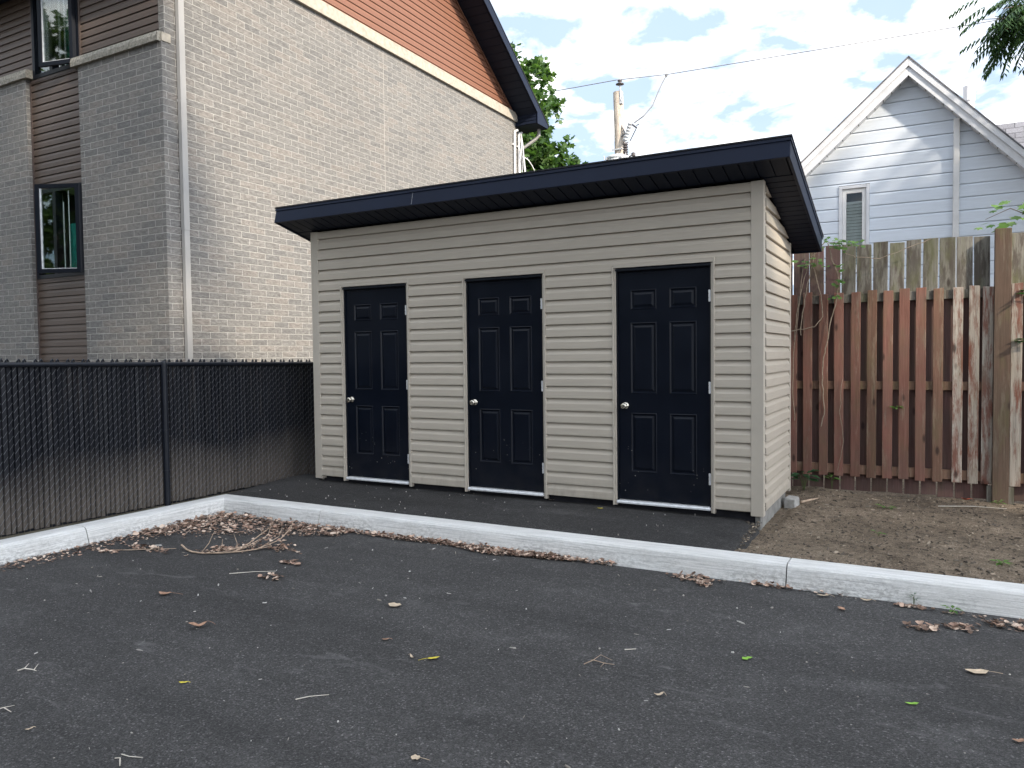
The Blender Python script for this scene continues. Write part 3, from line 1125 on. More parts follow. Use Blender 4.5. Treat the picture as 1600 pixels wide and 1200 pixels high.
# stone caps and ledge
mb = MB()
n = 40
for xa, xb_, zc in ((-4.215, XB - 0.02, ZC), (-8.6, -5.27, ZC + 0.06)):
    for k in range(n):
        u0, u1 = xa + (xb_ - xa) * k / n, xa + (xb_ - xa) * (k + 1) / n
        f0 = 0.012 * noise.noise((u0 * 23, 0, zc))
        f1 = 0.012 * noise.noise((u1 * 23, 0, zc))
        g0 = 0.014 * noise.noise((u0 * 19, 3, zc))
        g1 = 0.014 * noise.noise((u1 * 19, 3, zc))
        A0, A1 = (u0, YC - 0.045 + f0, zc), (u1, YC - 0.045 + f1, zc)
        B0, B1 = (u0, YC - 0.050 + g0, zc + 0.06), (u1, YC - 0.050 + g1, zc + 0.06)
        C0, C1 = (u0, YC - 0.035, zc + 0.118), (u1, YC - 0.035, zc + 0.118)
        mb.poly((A0, A1, B1, B0))
        mb.poly((B0, B1, C1, C0))
        mb.poly((C0, C1, (u1, 0.04, zc + 0.126), (u0, 0.04, zc + 0.126)))
        mb.poly(((u0, 0.04, zc), (u1, 0.04, zc), A1, A0))
    for u in (xa, xb_):
        mb.poly(((u, YC - 0.045, zc), (u, YC - 0.050, zc + 0.06), (u, YC - 0.035, zc + 0.118), (u, 0.04, zc + 0.126), (u, 0.04, zc)))
mb.build('pier_cap', M['roughstone'], bld, recalc=True)
mb = MB()
mb.box((XB - 0.02, YC + 0.03, ZL), (XB + 0.055, YE + 0.03, ZL + 0.205))
mb.build('stone_ledge', M['stone'], bld, bevel=0.006)
mb = MB()
mb.box((XB - 0.018, YC + 0.003, ZC + 0.002), (XB + 0.012, YR + 0.055, ZC + 0.112))
mb.build('cap_end', M['stone'], bld, bevel=0.004)
# gable siding and roof
RS = 0.675
yr, ye = 4.70, 9.27
zrk = lambda y: 6.835 + RS * (ye - (y if y > yr else 2 * yr - y))
mb = MB()
siding(mb, (XB - 0.02, YC + 0.1), (XB - 0.02, ye + 0.03), (1, 0), ZL + 0.205, 10.2, EX, ZL + 0.150, 0.016, 0.002)
o = mb.build('gable_siding', M['copper'], bld)
clip(o, [((0, ye, 6.85), (0, RS, 1)), ((0, 2 * yr - ye, 6.85), (0, -RS, 1))])
rn = Vector((0, RS, 1)).normalized()
XG = -1.84
mb = MB()
mb.prism([(XB - 0.004, ye, 6.75), (XB - 0.004, ye + 0.05, 6.75), (XB - 0.004, ye + 0.02, 6.90), (XB - 0.004, yr, zrk(yr) + 0.07), (XB - 0.004, yr, zrk(yr) - 0.0)], (0.02, 0, 0))
mb.build('rake_trim', M['copper'], bld, recalc=True)
mb = MB()
yt = 9.80                        # outer tip of the eave
for s in (1, -1):
    Y = lambda y: y if s == 1 else 2 * yr - y
    zt = lambda y: 6.835 + RS * (ye - y)
    P = lambda x, y, dz: (x, Y(y), zt(y) + dz)
    # roof plane
    c = [P(-13, yr, 0.20), P(XG + 0.03, yr, 0.20), P(XG + 0.03, yt + 0.05, 0.20), P(-13, yt + 0.05, 0.20)]
    d = [(p[0], p[1], p[2] + 0.03) for p in c]
    L = (yt - yr) * 1.2
    mb.poly(d, [(0, L), (11, L), (11, 0), (0, 0)])
    mb.poly(c)
    for k in range(4):
        mb.poly((c[k], c[(k + 1) % 4], d[(k + 1) % 4], d[k]))
broof = mb.build('roof', M['shing'], bld, recalc=True)
for s in (1, -1):
    Y = lambda y: y if s == 1 else 2 * yr - y
    zt = lambda y: 6.835 + RS * (ye - y)
    mb = MB()
    # boxed gable soffit, ribbed along the slope
    n = 30
    for k in range(n):
        ya = yr + (ye - yr) * k / n
        yb = yr + (ye - yr) * (k + 1) / n
        for x0, x1, e, h in ((XB + 0.001, XG - 0.02, 0.012, 0.0), (XB + 0.001, XG - 0.02, 0.0, 0.012)):
            mb.poly([(x0, Y(ya + e), zt(ya + e) + h), (x1, Y(ya + e), zt(ya + e) + h), (x1, Y(yb), zt(yb) + h), (x0, Y(yb), zt(yb) + h)])
        mb.poly([(XB + 0.001, Y(ya + 0.012), zt(ya + 0.012)), (XG - 0.02, Y(ya + 0.012), zt(ya + 0.012)), (XG - 0.02, Y(ya + 0.012), zt(ya + 0.012) + 0.012), (XB + 0.001, Y(ya + 0.012), zt(ya + 0.012) + 0.012)])
    # eave return: ribbed face, flat underside
    zbx = 6.600
    for k in range(3):
        za, zb_ = zbx + 0.012 + k * 0.075, zbx + 0.012 + (k + 1) * 0.075
        mb.poly([(XB + 0.001, Y(ye - 0.012), za), (XG - 0.02, Y(ye - 0.012), za), (XG - 0.02, Y(ye), zb_), (XB + 0.001, Y(ye), zb_)])
        mb.poly([(XB + 0.001, Y(ye - 0.012), za), (XG - 0.02, Y(ye - 0.012), za), (XG - 0.02, Y(ye), za), (XB + 0.001, Y(ye), za)])
    mb.poly([(-13, Y(ye - 0.01), zbx), (XG - 0.02, Y(ye - 0.01), zbx), (XG - 0.02, Y(yt), zbx), (-13, Y(yt), zbx)])
    mb.build('soffit', M['soffit'], broof)
    mb = MB()
    # rake fascia facing the lot, widening to the eave box
    out = [(ye - 0.012, zbx - 0.004), (yt, zbx - 0.004), (yt, zt(yt) + 0.195), (yr, zt(yr) + 0.195), (yr, zt(yr) - 0.006), (ye - 0.012, zt(ye - 0.012) - 0.006)]
    mb.prism([(XG, Y(y), z) for y, z in out], (0.024, 0, 0))
    mb.build('fascia', M['fascia'], broof, recalc=True)
    mb = MB()
    mb.box((-13, min(Y(yt), Y(yt + 0.02)) + (0.001 if s == 1 else -0.001), zbx - 0.004), (XG - 0.001, max(Y(yt), Y(yt + 0.02)), zt(yt) + 0.19))
    mb.build('eave_fascia', M['fascia'], broof)
# front recess: brown siding above and below the windows
XL, XR = -5.36, -4.12
mb = MB()
siding(mb, (XL, YR), (XR, YR), (0, -1), Z0, 2.500, 0.1016, 0.0, 0.015, 0.002)
siding(mb, (XL, YR), (XR, YR), (0, -1), 3.775, 5.340, 0.1016, 0.0, 0.015, 0.002)
siding(mb, (XR - 0.03, YR), (XB - 0.098, YR), (0, -1), 5.30, HZ, 0.1016, 0.0, 0.015, 0.002)
siding(mb, (-8.6, YR), (XL + 0.10, YR), (0, -1), 5.36, HZ, 0.1016, 0.0, 0.015, 0.002)
mb.box((XL, YR + 0.0155, Z0), (XR, YR + 0.03, 2.46))
mb.box((XL, YR + 0.0155, 3.80), (XR, YR + 0.03, 5.335))
mb.box((XR + 0.001, YR + 0.0155, 5.30), (XB - 0.099, YR + 0.03, HZ))
mb.box((-8.6, YR + 0.0155, 5.36), (XL - 0.001, YR + 0.03, HZ))
mb.build('front_siding', M['brown'], bld)
mb = MB()
mb.box((XL + 0.001, YR - 0.022, Z0), (XL + 0.032, YR - 0.001, 5.33))
mb.box((XR - 0.018, YR - 0.020, Z0), (XR - 0.001, YR - 0.001, 2.49))
mb.box((XR - 0.018, YR - 0.020, 3.78), (XR - 0.001, YR - 0.001, 5.33))
mb.box((XL + 0.033, YR - 0.020, 2.470), (XR - 0.019, YR - 0.001, 2.502))
mb.box((XL + 0.033, YR - 0.020, 5.305), (XR - 0.019, YR - 0.001, 5.345))
mb.box((XL + 0.075, YR - 0.022, 5.42), (XL + 0.105, YR - 0.001, HZ))
mb.box((XR - 0.045, YR - 0.022, 5.43), (XR - 0.012, YR - 0.001, HZ))
mb.build('trim_strip', M['browntrim'], bld)


def apt_window(x0, x1, z0, z1, ang, lab):
    """two-light window; the right light is a casement swung out on its right edge"""
    fr = MB()
    y0, y1 = YR - 0.030, YR + 0.07
    t = 0.055
    xm = x0 + (x1 - x0) * 0.40
    fr.box((x0, y0, z0), (x0 + t, y1, z1))
    fr.box((x1 - t, y0, z0), (x1, y1, z1))
    fr.box((x0 + t + 0.0005, y0 + 0.001, z0), (x1 - t - 0.0005, y1, z0 + t))
    fr.box((x0 + t + 0.0005, y0 + 0.001, z1 - t), (x1 - t - 0.0005, y1, z1))
    fr.box((xm - 0.035, y0 + 0.002, z0 + t + 0.0005), (xm + 0.035, y1, z1 - t - 0.0005))
    win = fr.build('window', M['winframe'], bld, at=(x0, y0, z0))
    win['label'] = lab
    g = MB()
    g.box((x0 + t, YR + 0.012, z0 + t), (xm - 0.036, YR + 0.018, z1 - t))
    g.build('pane', M['glass'], win)
    # room behind with a curtain edge
    c = MB()
    for k in range(5):
        xa = x0 + 0.16 + k * 0.045
        c.prism([(xa, YR + 0.16, z0 + 0.02), (xa + 0.022, YR + 0.13, z0 + 0.02), (xa + 0.045, YR + 0.16, z0 + 0.02), (xa + 0.022, YR + 0.165, z0 + 0.02)], (0, 0, z1 - z0 - 0.04))
    c.build('curtain', M['curtain'], win)
    c = MB()
    c.prism([(xm - 0.02, YR + 0.20, z0), (xm + 0.10, YR + 0.17, z0), (xm + 0.20, YR + 0.20, z0), (xm + 0.05, YR + 0.23, z0)], (0, 0, (z1 - z0) * 0.62))
    c.build('cloth', M['tealcloth'], win)
    # the room: back, floor, ceiling, sides
    r_ = MB()
    r_.box((x0 - 0.2, YR + 0.86, z0 - 0.3), (x1 + 0.3, YR + 0.875, z1 + 0.2))
    r_.box((x0 - 0.2, YR + 0.09, z1 + 0.03), (x1 + 0.3, YR + 0.86, z1 + 0.05))
    r_.box((x0 - 0.2, YR + 0.09, z0 - 0.06), (x1 + 0.3, YR + 0.86, z0 - 0.03))
    r_.box((x0 - 0.03, YR + 0.09, z0 - 0.03), (x0 - 0.01, YR + 0.86, z1 + 0.03))
    r_.box((x1 + 0.01, YR + 0.09, z0 - 0.03), (x1 + 0.03, YR + 0.86, z1 + 0.03))
    r_.build('room', M['interior'], win)
    # sash
    L = x1 - t - xm - 0.02
    hx, hy = x1 - 0.04, YR - 0.035
    ca, sa = math.cos(ang), math.sin(ang)

    def T(u, v, z):             # u from the hinge leftwards along the sash, v outward
        return (hx - u * ca - v * sa, hy - u * sa - v * ca * 1.0 + 0.0, z)

    def tb(mb_, u0, u1, v0, v1, za, zb2):
        mb_.hexa([T(u1, v0, za), T(u0, v0, za), T(u0, v1, za), T(u1, v1, za), T(u1, v0, zb2), T(u0, v0, zb2), T(u0, v1, zb2), T(u1, v1, zb2)])
    sm = MB()
    za, zb2 = z0 + 0.03, z1 - 0.02
    f = 0.055
    tb(sm, 0, f, 0, 0.045, za, zb2)
    tb(sm, L - f, L, 0, 0.045, za, zb2)
    tb(sm, f, L - f, 0.001, 0.044, za, za + f)
    tb(sm, f, L - f, 0.001, 0.044, zb2 - f, zb2)
    sash = sm.build('sash', M['winframe'], win, recalc=True)
    sg = MB()
    tb(sg, f, L - f, 0.018, 0.024, za + f, zb2 - f)
    sg.build('pane', M['glass'], sash, recalc=True)
    sg = MB()
    tb(sg, L - f - 0.013, L - f - 0.001, 0.012, 0.034, za + f, zb2 - f)
    tb(sg, f, L - f - 0.014, 0.012, 0.034, za + f + 0.001, za + f + 0.010)
    sg.build('spacer', M['galv'], sash, recalc=True)
    hb = MB()
    xh = xm + 0.20
    hb.tube([(xh, YR - 0.012, z0 + t + 0.02), (xh, YR - 0.012, z1 - 0.22)], 0.006, 6)
    hb.box((xh - 0.012, YR - 0.022, z0 + t), (xh + 0.012, YR - 0.004, z0 + t + 0.07))
    hb.box((xh - 0.010, YR - 0.020, z0 + 0.62), (xh + 0.010, YR - 0.004, z0 + 0.66))
    hb.tube([(xh + 0.07, YR + 0.02, z0 + t), (xh + 0.07, YR + 0.02, z1 - t)], 0.008, 6)
    hb.build('lock_bar', M['silver'], win)


apt_window(XL + 0.035, XR - 0.02, 2.505, 3.77, math.radians(24), 'lower window with its casement open')
apt_window(XL + 0.107, XR - 0.047, 5.350, 6.95, math.radians(14), 'upper window cut by the top of the photo')
# corner downspout
mb = MB()
for za, zb_, e in ((Z0, 2.98, 0.0), (2.975, 6.70, 0.003)):
    mb.box((XB + 0.018 - e, 0.150 - e, za), (XB + 0.078 + e, 0.228 + e, zb_))
mb.box((XB + 0.01, 0.135, 4.6), (XB + 0.0185, 0.243, 4.63))
mb.box((XB + 0.001, 0.16, 1.9), (XB + 0.0175, 0.218, 1.93))
mb.box((XB + 0.001, 0.16, 4.6), (XB + 0.0175, 0.218, 4.63))
mb.build('downspout', M['downspout'], bld, bevel=0.006)
# service conduits and cables at the far end, elbow of the rear downspout
for yy, rr in ((9.14, 0.026), (9.36, 0.030)):
    mb = MB()
    mb.tube([(XB + 0.045, yy, Z0), (XB + 0.045, yy, 6.40), (XB + 0.05, yy + 0.02, 6.47), (XB + 0.075, yy + 0.09, 6.50)], rr, 10)
    for z in (5.4, 6.15):
        mb.box((XB + 0.001, yy - 0.05, z), (XB + 0.05, yy + 0.05, z + 0.03))
    mb.build('conduit', M['white'], bld, smooth=False)
for pts in ([(XB + 0.10, 9.36, 6.45), (XB + 0.13, 9.40, 6.1), (XB + 0.12, 9.50, 5.55), (XB + 0.2, 9.75, 5.30), (XB + 0.24, 9.88, 5.38), (XB + 0.22, 9.86, 5.62), (XB + 0.16, 9.62, 5.88), (XB + 0.08, 9.46, 5.95)],
            [(XB + 0.08, 9.40, 6.42), (XB + 0.14, 9.3, 6.0), (XB + 0.10, 9.40, 5.6), (XB + 0.06, 9.44, 5.2), (XB + 0.06, 9.44, 4.6)],
            [(XB + 0.07, 9.42, 6.4), (XB + 0.10, 9.50, 5.9), (XB + 0.12, 9.54, 5.4), (XB + 0.06, 9.50, 4.8)]):
    mb = MB()
    pv = [Vector(p) for p in pts]
    sm = []
    for k in range(len(pv) - 1):
        p0, p1, p2, p3 = pv[max(k - 1, 0)], pv[k], pv[k + 1], pv[min(k + 2, len(pv) - 1)]
        for q in range(6):
            tq = q / 6
            sm.append(0.5 * ((2 * p1) + (p2 - p0) * tq + (2 * p0 - 5 * p1 + 4 * p2 - p3) * tq ** 2 + (3 * p1 - p0 - 3 * p2 + p3) * tq ** 3))
    sm.append(pv[-1])
    mb.tube(sm, 0.012, 6)
    mb.build('cable', M['white'] if pts[0][0] == XB + 0.10 else M['galv'], bld)
mb = MB()
mb.tube([(-2.02, 9.72, 6.60), (-2.02, 9.72, 6.46), (-2.10, 9.70, 6.38), (-2.40, 9.56, 6.16), (-2.45, 9.54, 6.08), (-2.45, 9.54, 0.0)], 0.042, 8)
mb.build('rear_downspout', M['downspout'], bld)
# ------------------------------------------------------------------ chain-link fence with slats
FX = lambda y: -0.575 + 0.022 * (y + 1.0)
FZ = lambda y: 1.258 - 0.0125 * (y - 0.0)
fence = thing('chain_link_fence', 'black chain link fence filled with vertical privacy slats behind the left kerb', 'fence', (-0.58, -1.5, -0.12))
FA, FB = -5.6, 4.4
mb = MB()
pit = 0.0455
n = int((FB - FA) / pit)
for k in range(n):
    y = FA + k * pit
    x = FX(y) + R.uniform(-0.003, 0.003)
    w = pit * R.uniform(0.84, 0.90)
    zb = -0.100 + R.uniform(-0.010, 0.010)
    zt = FZ(y) - 0.012 + R.uniform(-0.006, 0.004)
    tilt = R.uniform(-0.004, 0.004)
    c = [(x - 0.012, y, zb), (x + 0.002, y + w * 0.13, zb), (x + 0.002 + tilt, y + w * 0.87, zb), (x - 0.012, y + w, zb)]
    t_ = [(p[0], p[1], zt) for p in c]
    for a in range(3):
        mb.poly((c[a], c[a + 1], t_[a + 1], t_[a]))
    mb.poly((c[3], c[0], t_[0], t_[3]))
mb.build('slat_panel', M['slats'], fence, at=(0, 0, 0))
mb = MB()
for k in range(n):
    y = FA + (k + 0.5) * pit
    x = FX(y) - 0.020
    mb.poly(((x, y, -0.12), (x, y + pit * 0.9, -0.12), (x, y + pit * 0.9, FZ(y) - 0.02), (x, y, FZ(y) - 0.02)))
mb.build('gap_backing', M['blk'], fence)  # added black backing, puts shade into the gaps between slats
mb = MB()
kn = MB()
rise = 0.068
for k in range(n):
    y = FA + k * pit - pit * 0.05
    off = (k % 2) * rise * 0.5 + R.uniform(-0.003, 0.003)
    z = -0.09 + off
    while z < FZ(y) - 0.03:
        a = Vector((FX(y) + 0.0065, y + pit * 0.10, z))
        b = Vector((FX(y) + 0.0065, y + pit * 0.88, z + 0.050))
        q = Vector((0, 0, 0.0016))
        e = Vector((0.0022, 0, 0))
        mb.poly((a - q, b - q, b - q + e, a - q + e))
        mb.poly((a - q + e, b - q + e, b + q + e, a + q + e))
        mb.poly((a + q + e, b + q + e, b + q, a + q))
        z += rise
    if k % 3 == 2:
        continue
    # barbed knuckle above the rail
    zt = FZ(y)
    kn.tube([(FX(y) + 0.004, y - 0.012, zt - 0.02), (FX(y) + 0.003, y + 0.004, zt + 0.034), (FX(y) - 0.002, y + 0.016, zt + 0.046), (FX(y) - 0.004, y + 0.028, zt + 0.024)], 0.0075, 5)
nf = len(mb.f)
iv = len(mb.v)
mb.v += kn.v
mb.f += [tuple(i + iv for i in f_) for f_ in kn.f]
mb.uv += kn.uv
o = mb.build('wire_mesh', M['wire'], fence)
o.data.materials.append(M['blk'])
for p in o.data.polygons[nf:]:
    p.material_index = 1
mb = MB()
mb.tube([(FX(y) + 0.016, y, FZ(y)) for y in (FA, -3, -1.53, 1, FB)], 0.021, 12)
mb.build('top_rail', M['blk'], fence, smooth=True)
for y in (-4.55, -1.53, 1.5):
    mb = MB()
    x = FX(y) + 0.028
    mb.tube([(x, y, -0.2), (x, y, FZ(y) - 0.005)], 0.030, 14)
    for zz in (FZ(y) - 0.075, 0.62, 0.22):
        mb.tube([(x, y, zz - 0.012), (x, y, zz + 0.012)], 0.0335, 14)
    mb.lathe((x, y, FZ(y) - 0.03), (0, 0, 1), [(0, 0.034), (0.04, 0.034), (0.055, 0.026), (0.064, 0.012)], 14)
    mb.build('fence_post', M['blk'], fence, smooth=False)

# ------------------------------------------------------------------ wooden fence on the right
wf = thing('wooden_fence', 'weathered wooden fence with red stained boards standing behind the dirt bed', 'fence', (5.7, 2.05, -0.12))
pk = [(4.747, 4.819), (4.880, 4.968), (5.036, 5.121), (5.182, 5.269), (5.337, 5.424), (5.486, 5.573), (5.629, 5.717), (5.775, 5.865), (5.921, 6.009), (6.070, 6.156), (6.235, 6.320), (6.365, 6.452), (6.475, 6.563), (6.703, 6.792)]
kind = ['red'] * 5 + ['redbrown', 'red', 'red', 'red', 'redbrown', 'worn', 'worn', 'worn', 'worn']
x = 4.747
lead = []
while x > 3.0:
    x -= 0.147
    lead.append((x, x + 0.087))
pk = lead[::-1] + pk
kind = ['red'] * len(lead) + kind
x = 6.85
while x < 9.4:
    pk.append((x, x + 0.088))
    kind.append(R.choice(['red', 'worn', 'redbrown']))
    x += 0.147


def board(name, x0, x1, y0, y1, z0, z1, mat, lean=0.0):
    mb = MB()
    l0, l1 = R.uniform(-0.003, 0.003), R.uniform(-0.003, 0.003)
    mb.hexa([(x0, y0, z0 + l0), (x1, y0, z0 - l0), (x1, y1, z0 - l0), (x0, y1, z0 + l0), (x0 + lean, y0, z1 + l1), (x1 + lean, y0, z1 - l1), (x1 + lean, y1, z1 - l1), (x0 + lean, y1, z1 + l1)])
    return mb.build(name, mat, wf, at=((x0 + x1) / 2, y0, (z0 + z1) / 2), bevel=0.003)


for (a, b), k in zip(pk, kind):
    board('picket', a, b, 2.0, 2.018, 0.045 + R.uniform(-0.006, 0.006), 1.928 + R.uniform(-0.012, 0.012), M[k], R.uniform(-0.004, 0.004))
bk = [(4.62, 4.765), (4.775, 4.927), (4.938, 5.074), (5.087, 5.228), (5.241, 5.372), (5.386, 5.522), (5.534, 5.666), (5.681, 5.812), (5.829, 5.958), (5.974, 6.104), (6.118, 6.252), (6.266, 6.397), (6.410, 6.538), (6.700, 6.845)]
x = 4.47
while x > 3.0:
    bk.insert(0, (x, x + 0.138))
    x -= 0.147
x = 6.86
while x < 9.4:
    bk.append((x, x + 0.138))
    x += 0.147
for i, (a, b) in enumerate(bk):
    # upper lifts stand above the old fence; the lower boards carry the old red stain
    red = b < 5.23
    zt = 2.408 + R.uniform(-0.014, 0.012)
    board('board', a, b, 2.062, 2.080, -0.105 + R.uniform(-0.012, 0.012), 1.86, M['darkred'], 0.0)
    board('board', a + R.uniform(-0.002, 0.002), b, 2.061, 2.081, 1.864, zt, M['oldred' if red else 'grey'], R.uniform(-0.005, 0.005))
for z0, z1, kd in ((1.818, 1.904, 'grey'), (0.936, 1.020, 'redbrown'), (0.070, 0.164, 'redbrown')):
    for xa, xb_ in ((3.0, 6.575), (6.695, 9.4)):
        mb = MB()
        mb.box((xa, 2.019, z0), (xb_, 2.059, z1))
        mb.build('rail', M[kd], wf, at=((xa + xb_) / 2, 2.02, z0), bevel=0.003)
board('post', 6.567, 6.698, 1.955, 2.055, -0.25, 2.446, M['post'])
for xa, xb_ in ((6.525, 6.566), (6.699, 6.742)):
    mb = MB()
    mb.box((xa, 1.99, -0.20), (xb_, 2.05, 0.032))
    mb.build('post_cleat', M['grey'], wf, at=(xa, 2.0, 0))

# ------------------------------------------------------------------ white house behind the fence
YH = 7.5
hs = thing('white_house', 'white clapboard house with a steep gable rising behind the wooden fence', 'house', (5.72, 9, -0.15))
AX, AZ = 5.718, 5.70             # inner gable apex
SLP = {-1: 0.905, 1: 1.07}        # the two pitches differ a little
EXH = 0.2032
mb = MB()
XW0, XW1 = 3.98, 10.0
for xa, xb_, za, zb_ in ((XW0, 4.690, -0.2, 6.0), (5.160, XW1, -0.2, 6.0), (4.690, 5.160, -0.2, 2.62), (4.690, 5.160, 4.085, 6.0)):
    siding(mb, (xa, YH), (xb_, YH), (0, -1), za, zb_, EXH, 0.055, 0.016, 0.002, 0.86)
o = mb.build('gable_siding', M['whitesiding'], hs)
clip(o, [((AX, 0, AZ), (SLP[1], 0, 1)), ((AX, 0, AZ), (-SLP[-1], 0, 1))])
mb = MB()
mb.box((XW0, YH + 0.5, -0.2), (XW1, 14.0, 4.0))
mb.poly([(XW0, YH + 0.02, -0.2), (XW0, 14, -0.2), (XW0, 14, AZ - SLP[-1] * (AX - XW0)), (XW0, YH + 0.02, AZ - SLP[-1] * (AX - XW0))])
mb.build('side_wall', M['whitesiding'], hs)
OV = 0.22
yo = YH - OV
mb = MB()
for s in (-1, 1):
    xe = AX + s * (2.05 if s < 0 else 4.0)
    ze = AZ - SLP[s] * abs(xe - AX)
    tk = 0.35
    pts = [(AX, yo - 0.03, AZ + 0.236), (xe, yo - 0.03, ze + 0.236), (xe, 14.2, ze + 0.236), (AX, 14.2, AZ + 0.236)]
    top = [(p[0], p[1], p[2] + 0.03) for p in pts]
    mb.poly(top, [(0, 0), (3, 0), (3, 7), (0, 7)])
    mb.poly(pts)
    for k in range(4):
        mb.poly((pts[k], pts[(k + 1) % 4], top[(k + 1) % 4], top[k]))
hr = mb.build('roof', M['greyshing'], hs, recalc=True)
for s in (-1, 1):
    xe = AX + s * (2.05 if s < 0 else 4.0)
    ze = AZ - SLP[s] * abs(xe - AX)
    mb = MB()
    g0 = AX + s * 0.0005
    mb.prism([(g0, yo, AZ - 0.03), (xe, yo, ze - 0.03), (xe, yo, ze + 0.18), (g0, yo, AZ + 0.18)], (0, 0.028, 0))
    mb.prism([(g0, yo - 0.022, AZ + 0.115), (xe, yo - 0.022, ze + 0.115), (xe, yo - 0.022, ze + 0.234), (g0, yo - 0.022, AZ + 0.234)], (0, 0.0215, 0))
    mb.build('rake_board', M['whitetrim'], hs, recalc=True)
    mb = MB()
    # soffit of short boards with open joints
    n = 17 if s < 0 else 33
    for k in range(n):
        xa = AX + s * (abs(xe - AX) * k / n + 0.006)
        xb_ = AX + s * (abs(xe - AX) * (k + 1) / n - 0.006)
        za, zb_ = AZ - SLP[s] * abs(xa - AX), AZ - SLP[s] * abs(xb_ - AX)
        mb.prism([(xa, yo + 0.03, za - 0.02), (xb_, yo + 0.03, zb_ - 0.02), (xb_, yo + 0.03, zb_ - 0.005), (xa, yo + 0.03, za - 0.005)], (0, OV - 0.01, 0))
    mb.build('soffit', M['whitetrim'], hs, recalc=True)
# window
x0, x1, z0, z1 = 4.692, 5.158, 2.63, 4.075
mb = MB()
mb.box((x0, YH - 0.035, z0), (x0 + 0.05, YH + 0.05, z1))
mb.box((x1 - 0.05, YH - 0.035, z0), (x1, YH + 0.05, z1))
mb.box((x0 + 0.051, YH - 0.034, z1 - 0.05), (x1 - 0.051, YH + 0.05, z1))
mb.box((x0 + 0.051, YH - 0.034, z0), (x1 - 0.051, YH + 0.05, z0 + 0.05))
hw = mb.build('window', M['whitetrim'], hs, bevel=0.004)
mb = MB()
xa, xb_ = x0 + 0.053, x1 - 0.053
mb.box((xa, YH - 0.012, z0 + 0.052), (xa + 0.06, YH + 0.03, z1 - 0.052))
mb.box((xb_ - 0.06, YH - 0.012, z0 + 0.052), (xb_, YH + 0.03, z1 - 0.052))
mb.box((xa + 0.061, YH - 0.011, z1 - 0.125), (xb_ - 0.061, YH + 0.03, z1 - 0.052))
mb.box((xa + 0.061, YH - 0.011, z0 + 0.052), (xb_ - 0.061, YH + 0.03, z0 + 0.13))
mb.build('sash', M['white'], hw, bevel=0.004)
mb = MB()
mb.poly([(xa + 0.06, YH + 0.006, z0 + 0.13), (xb_ - 0.06, YH + 0.006, z0 + 0.13), (xb_ - 0.06, YH + 0.006, z1 - 0.125), (xa + 0.06, YH + 0.006, z1 - 0.125)])
mb.build('pane', M['glass'], hw)
mb = MB()
nn = 22
for k in range(nn):
    za = z0 + 0.05 + k * 0.052
    yy = 0.05 + 0.012 * noise.noise((k * 0.7, 0, 0))
    mb.poly([(xa, YH + yy, za), (xb_, YH + yy + 0.006, za + 0.004), (xb_, YH + yy + 0.02, za + 0.052), (xa, YH + yy + 0.018, za + 0.050)])
mb.build('blind', M['blind'], hw)
mb = MB()
mb.box((x0 - 0.1, YH + 0.35, z0 - 0.2), (x1 + 0.1, YH + 0.38, z1 + 0.2))
mb.build('room', M['interior'], hw)
# drain pipe on the gable and vent through the roof
mb = MB()
mb.box((6.345, YH - 0.095, -0.2), (6.432, YH - 0.020, AZ - SLP[1] * 0.69 - 0.03))
mb.build('downspout', M['white'], hs, bevel=0.012)
mb = MB()
vx, vy = 6.63, 9.6
vz = AZ - SLP[1] * (vx - AX) + 0.20
mb.tube([(vx, vy, vz), (vx, vy, vz + 0.85)], 0.085, 14)
mb.tube([(vx, vy, vz + 0.84), (vx, vy, vz + 0.86), (vx, vy, vz + 1.10)], 0.097, 14)
mb.build('vent_pipe', M['white'], hs, smooth=False)
# cross wing roof seen past the right rake
mb = MB()
mb.poly([(6.6, 12.4, 4.9), (13, 12.4, 4.9), (13, 13.0, 6.12), (6.6, 13.0, 6.12)], [(0, 0), (6.4, 0), (6.4, 1.4), (0, 1.4)])
mb.poly([(6.6, 13.0, 6.12), (13, 13.0, 6.12), (13, 16.5, 4.0), (6.6, 16.5, 4.0)], [(0, 0), (6.4, 0), (6.4, 4), (0, 4)])
mb.box((6.8, 12.6, -0.2), (12.8, 16.2, 4.85))
mb.build('wing_roof', M['greyshing'], hs)

# ------------------------------------------------------------------ utility pole and wire
PX, PY = -2.60, 16.55
pl = thing('utility_pole', 'wooden utility pole carrying a grey transformer behind the shed roof', 'utility pole', (PX, PY, -0.2))
mb = MB()
mb.tube([(PX + 0.16, PY, -0.3), (PX + 0.10, PY, 4), (PX + 0.02, PY, 8.4), (PX - 0.02, PY, 9.56)], [0.20, 0.185, 0.165, 0.155], 18)
mb.build('pole', M['pole'], pl, smooth=False)
mb = MB()
ix, iy = PX + 0.11, PY - 0.13
mb.tube([(ix + 0.04, iy, 9.22), (ix, iy, 9.3), (ix - 0.02, iy, 9.76)], 0.028, 8)
mb.box((ix - 0.03, iy - 0.02, 9.15), (ix + 0.06, iy + 0.08, 9.35))
mb.build('pin', M['galv'], pl)
mb = MB()
mb.lathe((ix - 0.02, iy, 9.72), (0, 0, 1), [(0, 0.05), (0.02, 0.13), (0.045, 0.13), (0.06, 0.06), (0.10, 0.045), (0.125, 0.075), (0.16, 0.07), (0.18, 0.03)], 14)
mb.build('insulator', M['porcelain'], pl, smooth=True)
mb = MB()
tx, ty = PX + 0.12, PY - 0.48
mb.lathe((tx, ty, 6.2), (0, 0, 1), [(0, 0.30), (0.05, 0.33), (1.12, 0.33), (1.16, 0.355), (1.20, 0.355), (1.23, 0.30), (1.28, 0.16), (1.30, 0.02)], 22)
tk = mb.build('transformer', M['tank'], pl, smooth=False)
mb = MB()
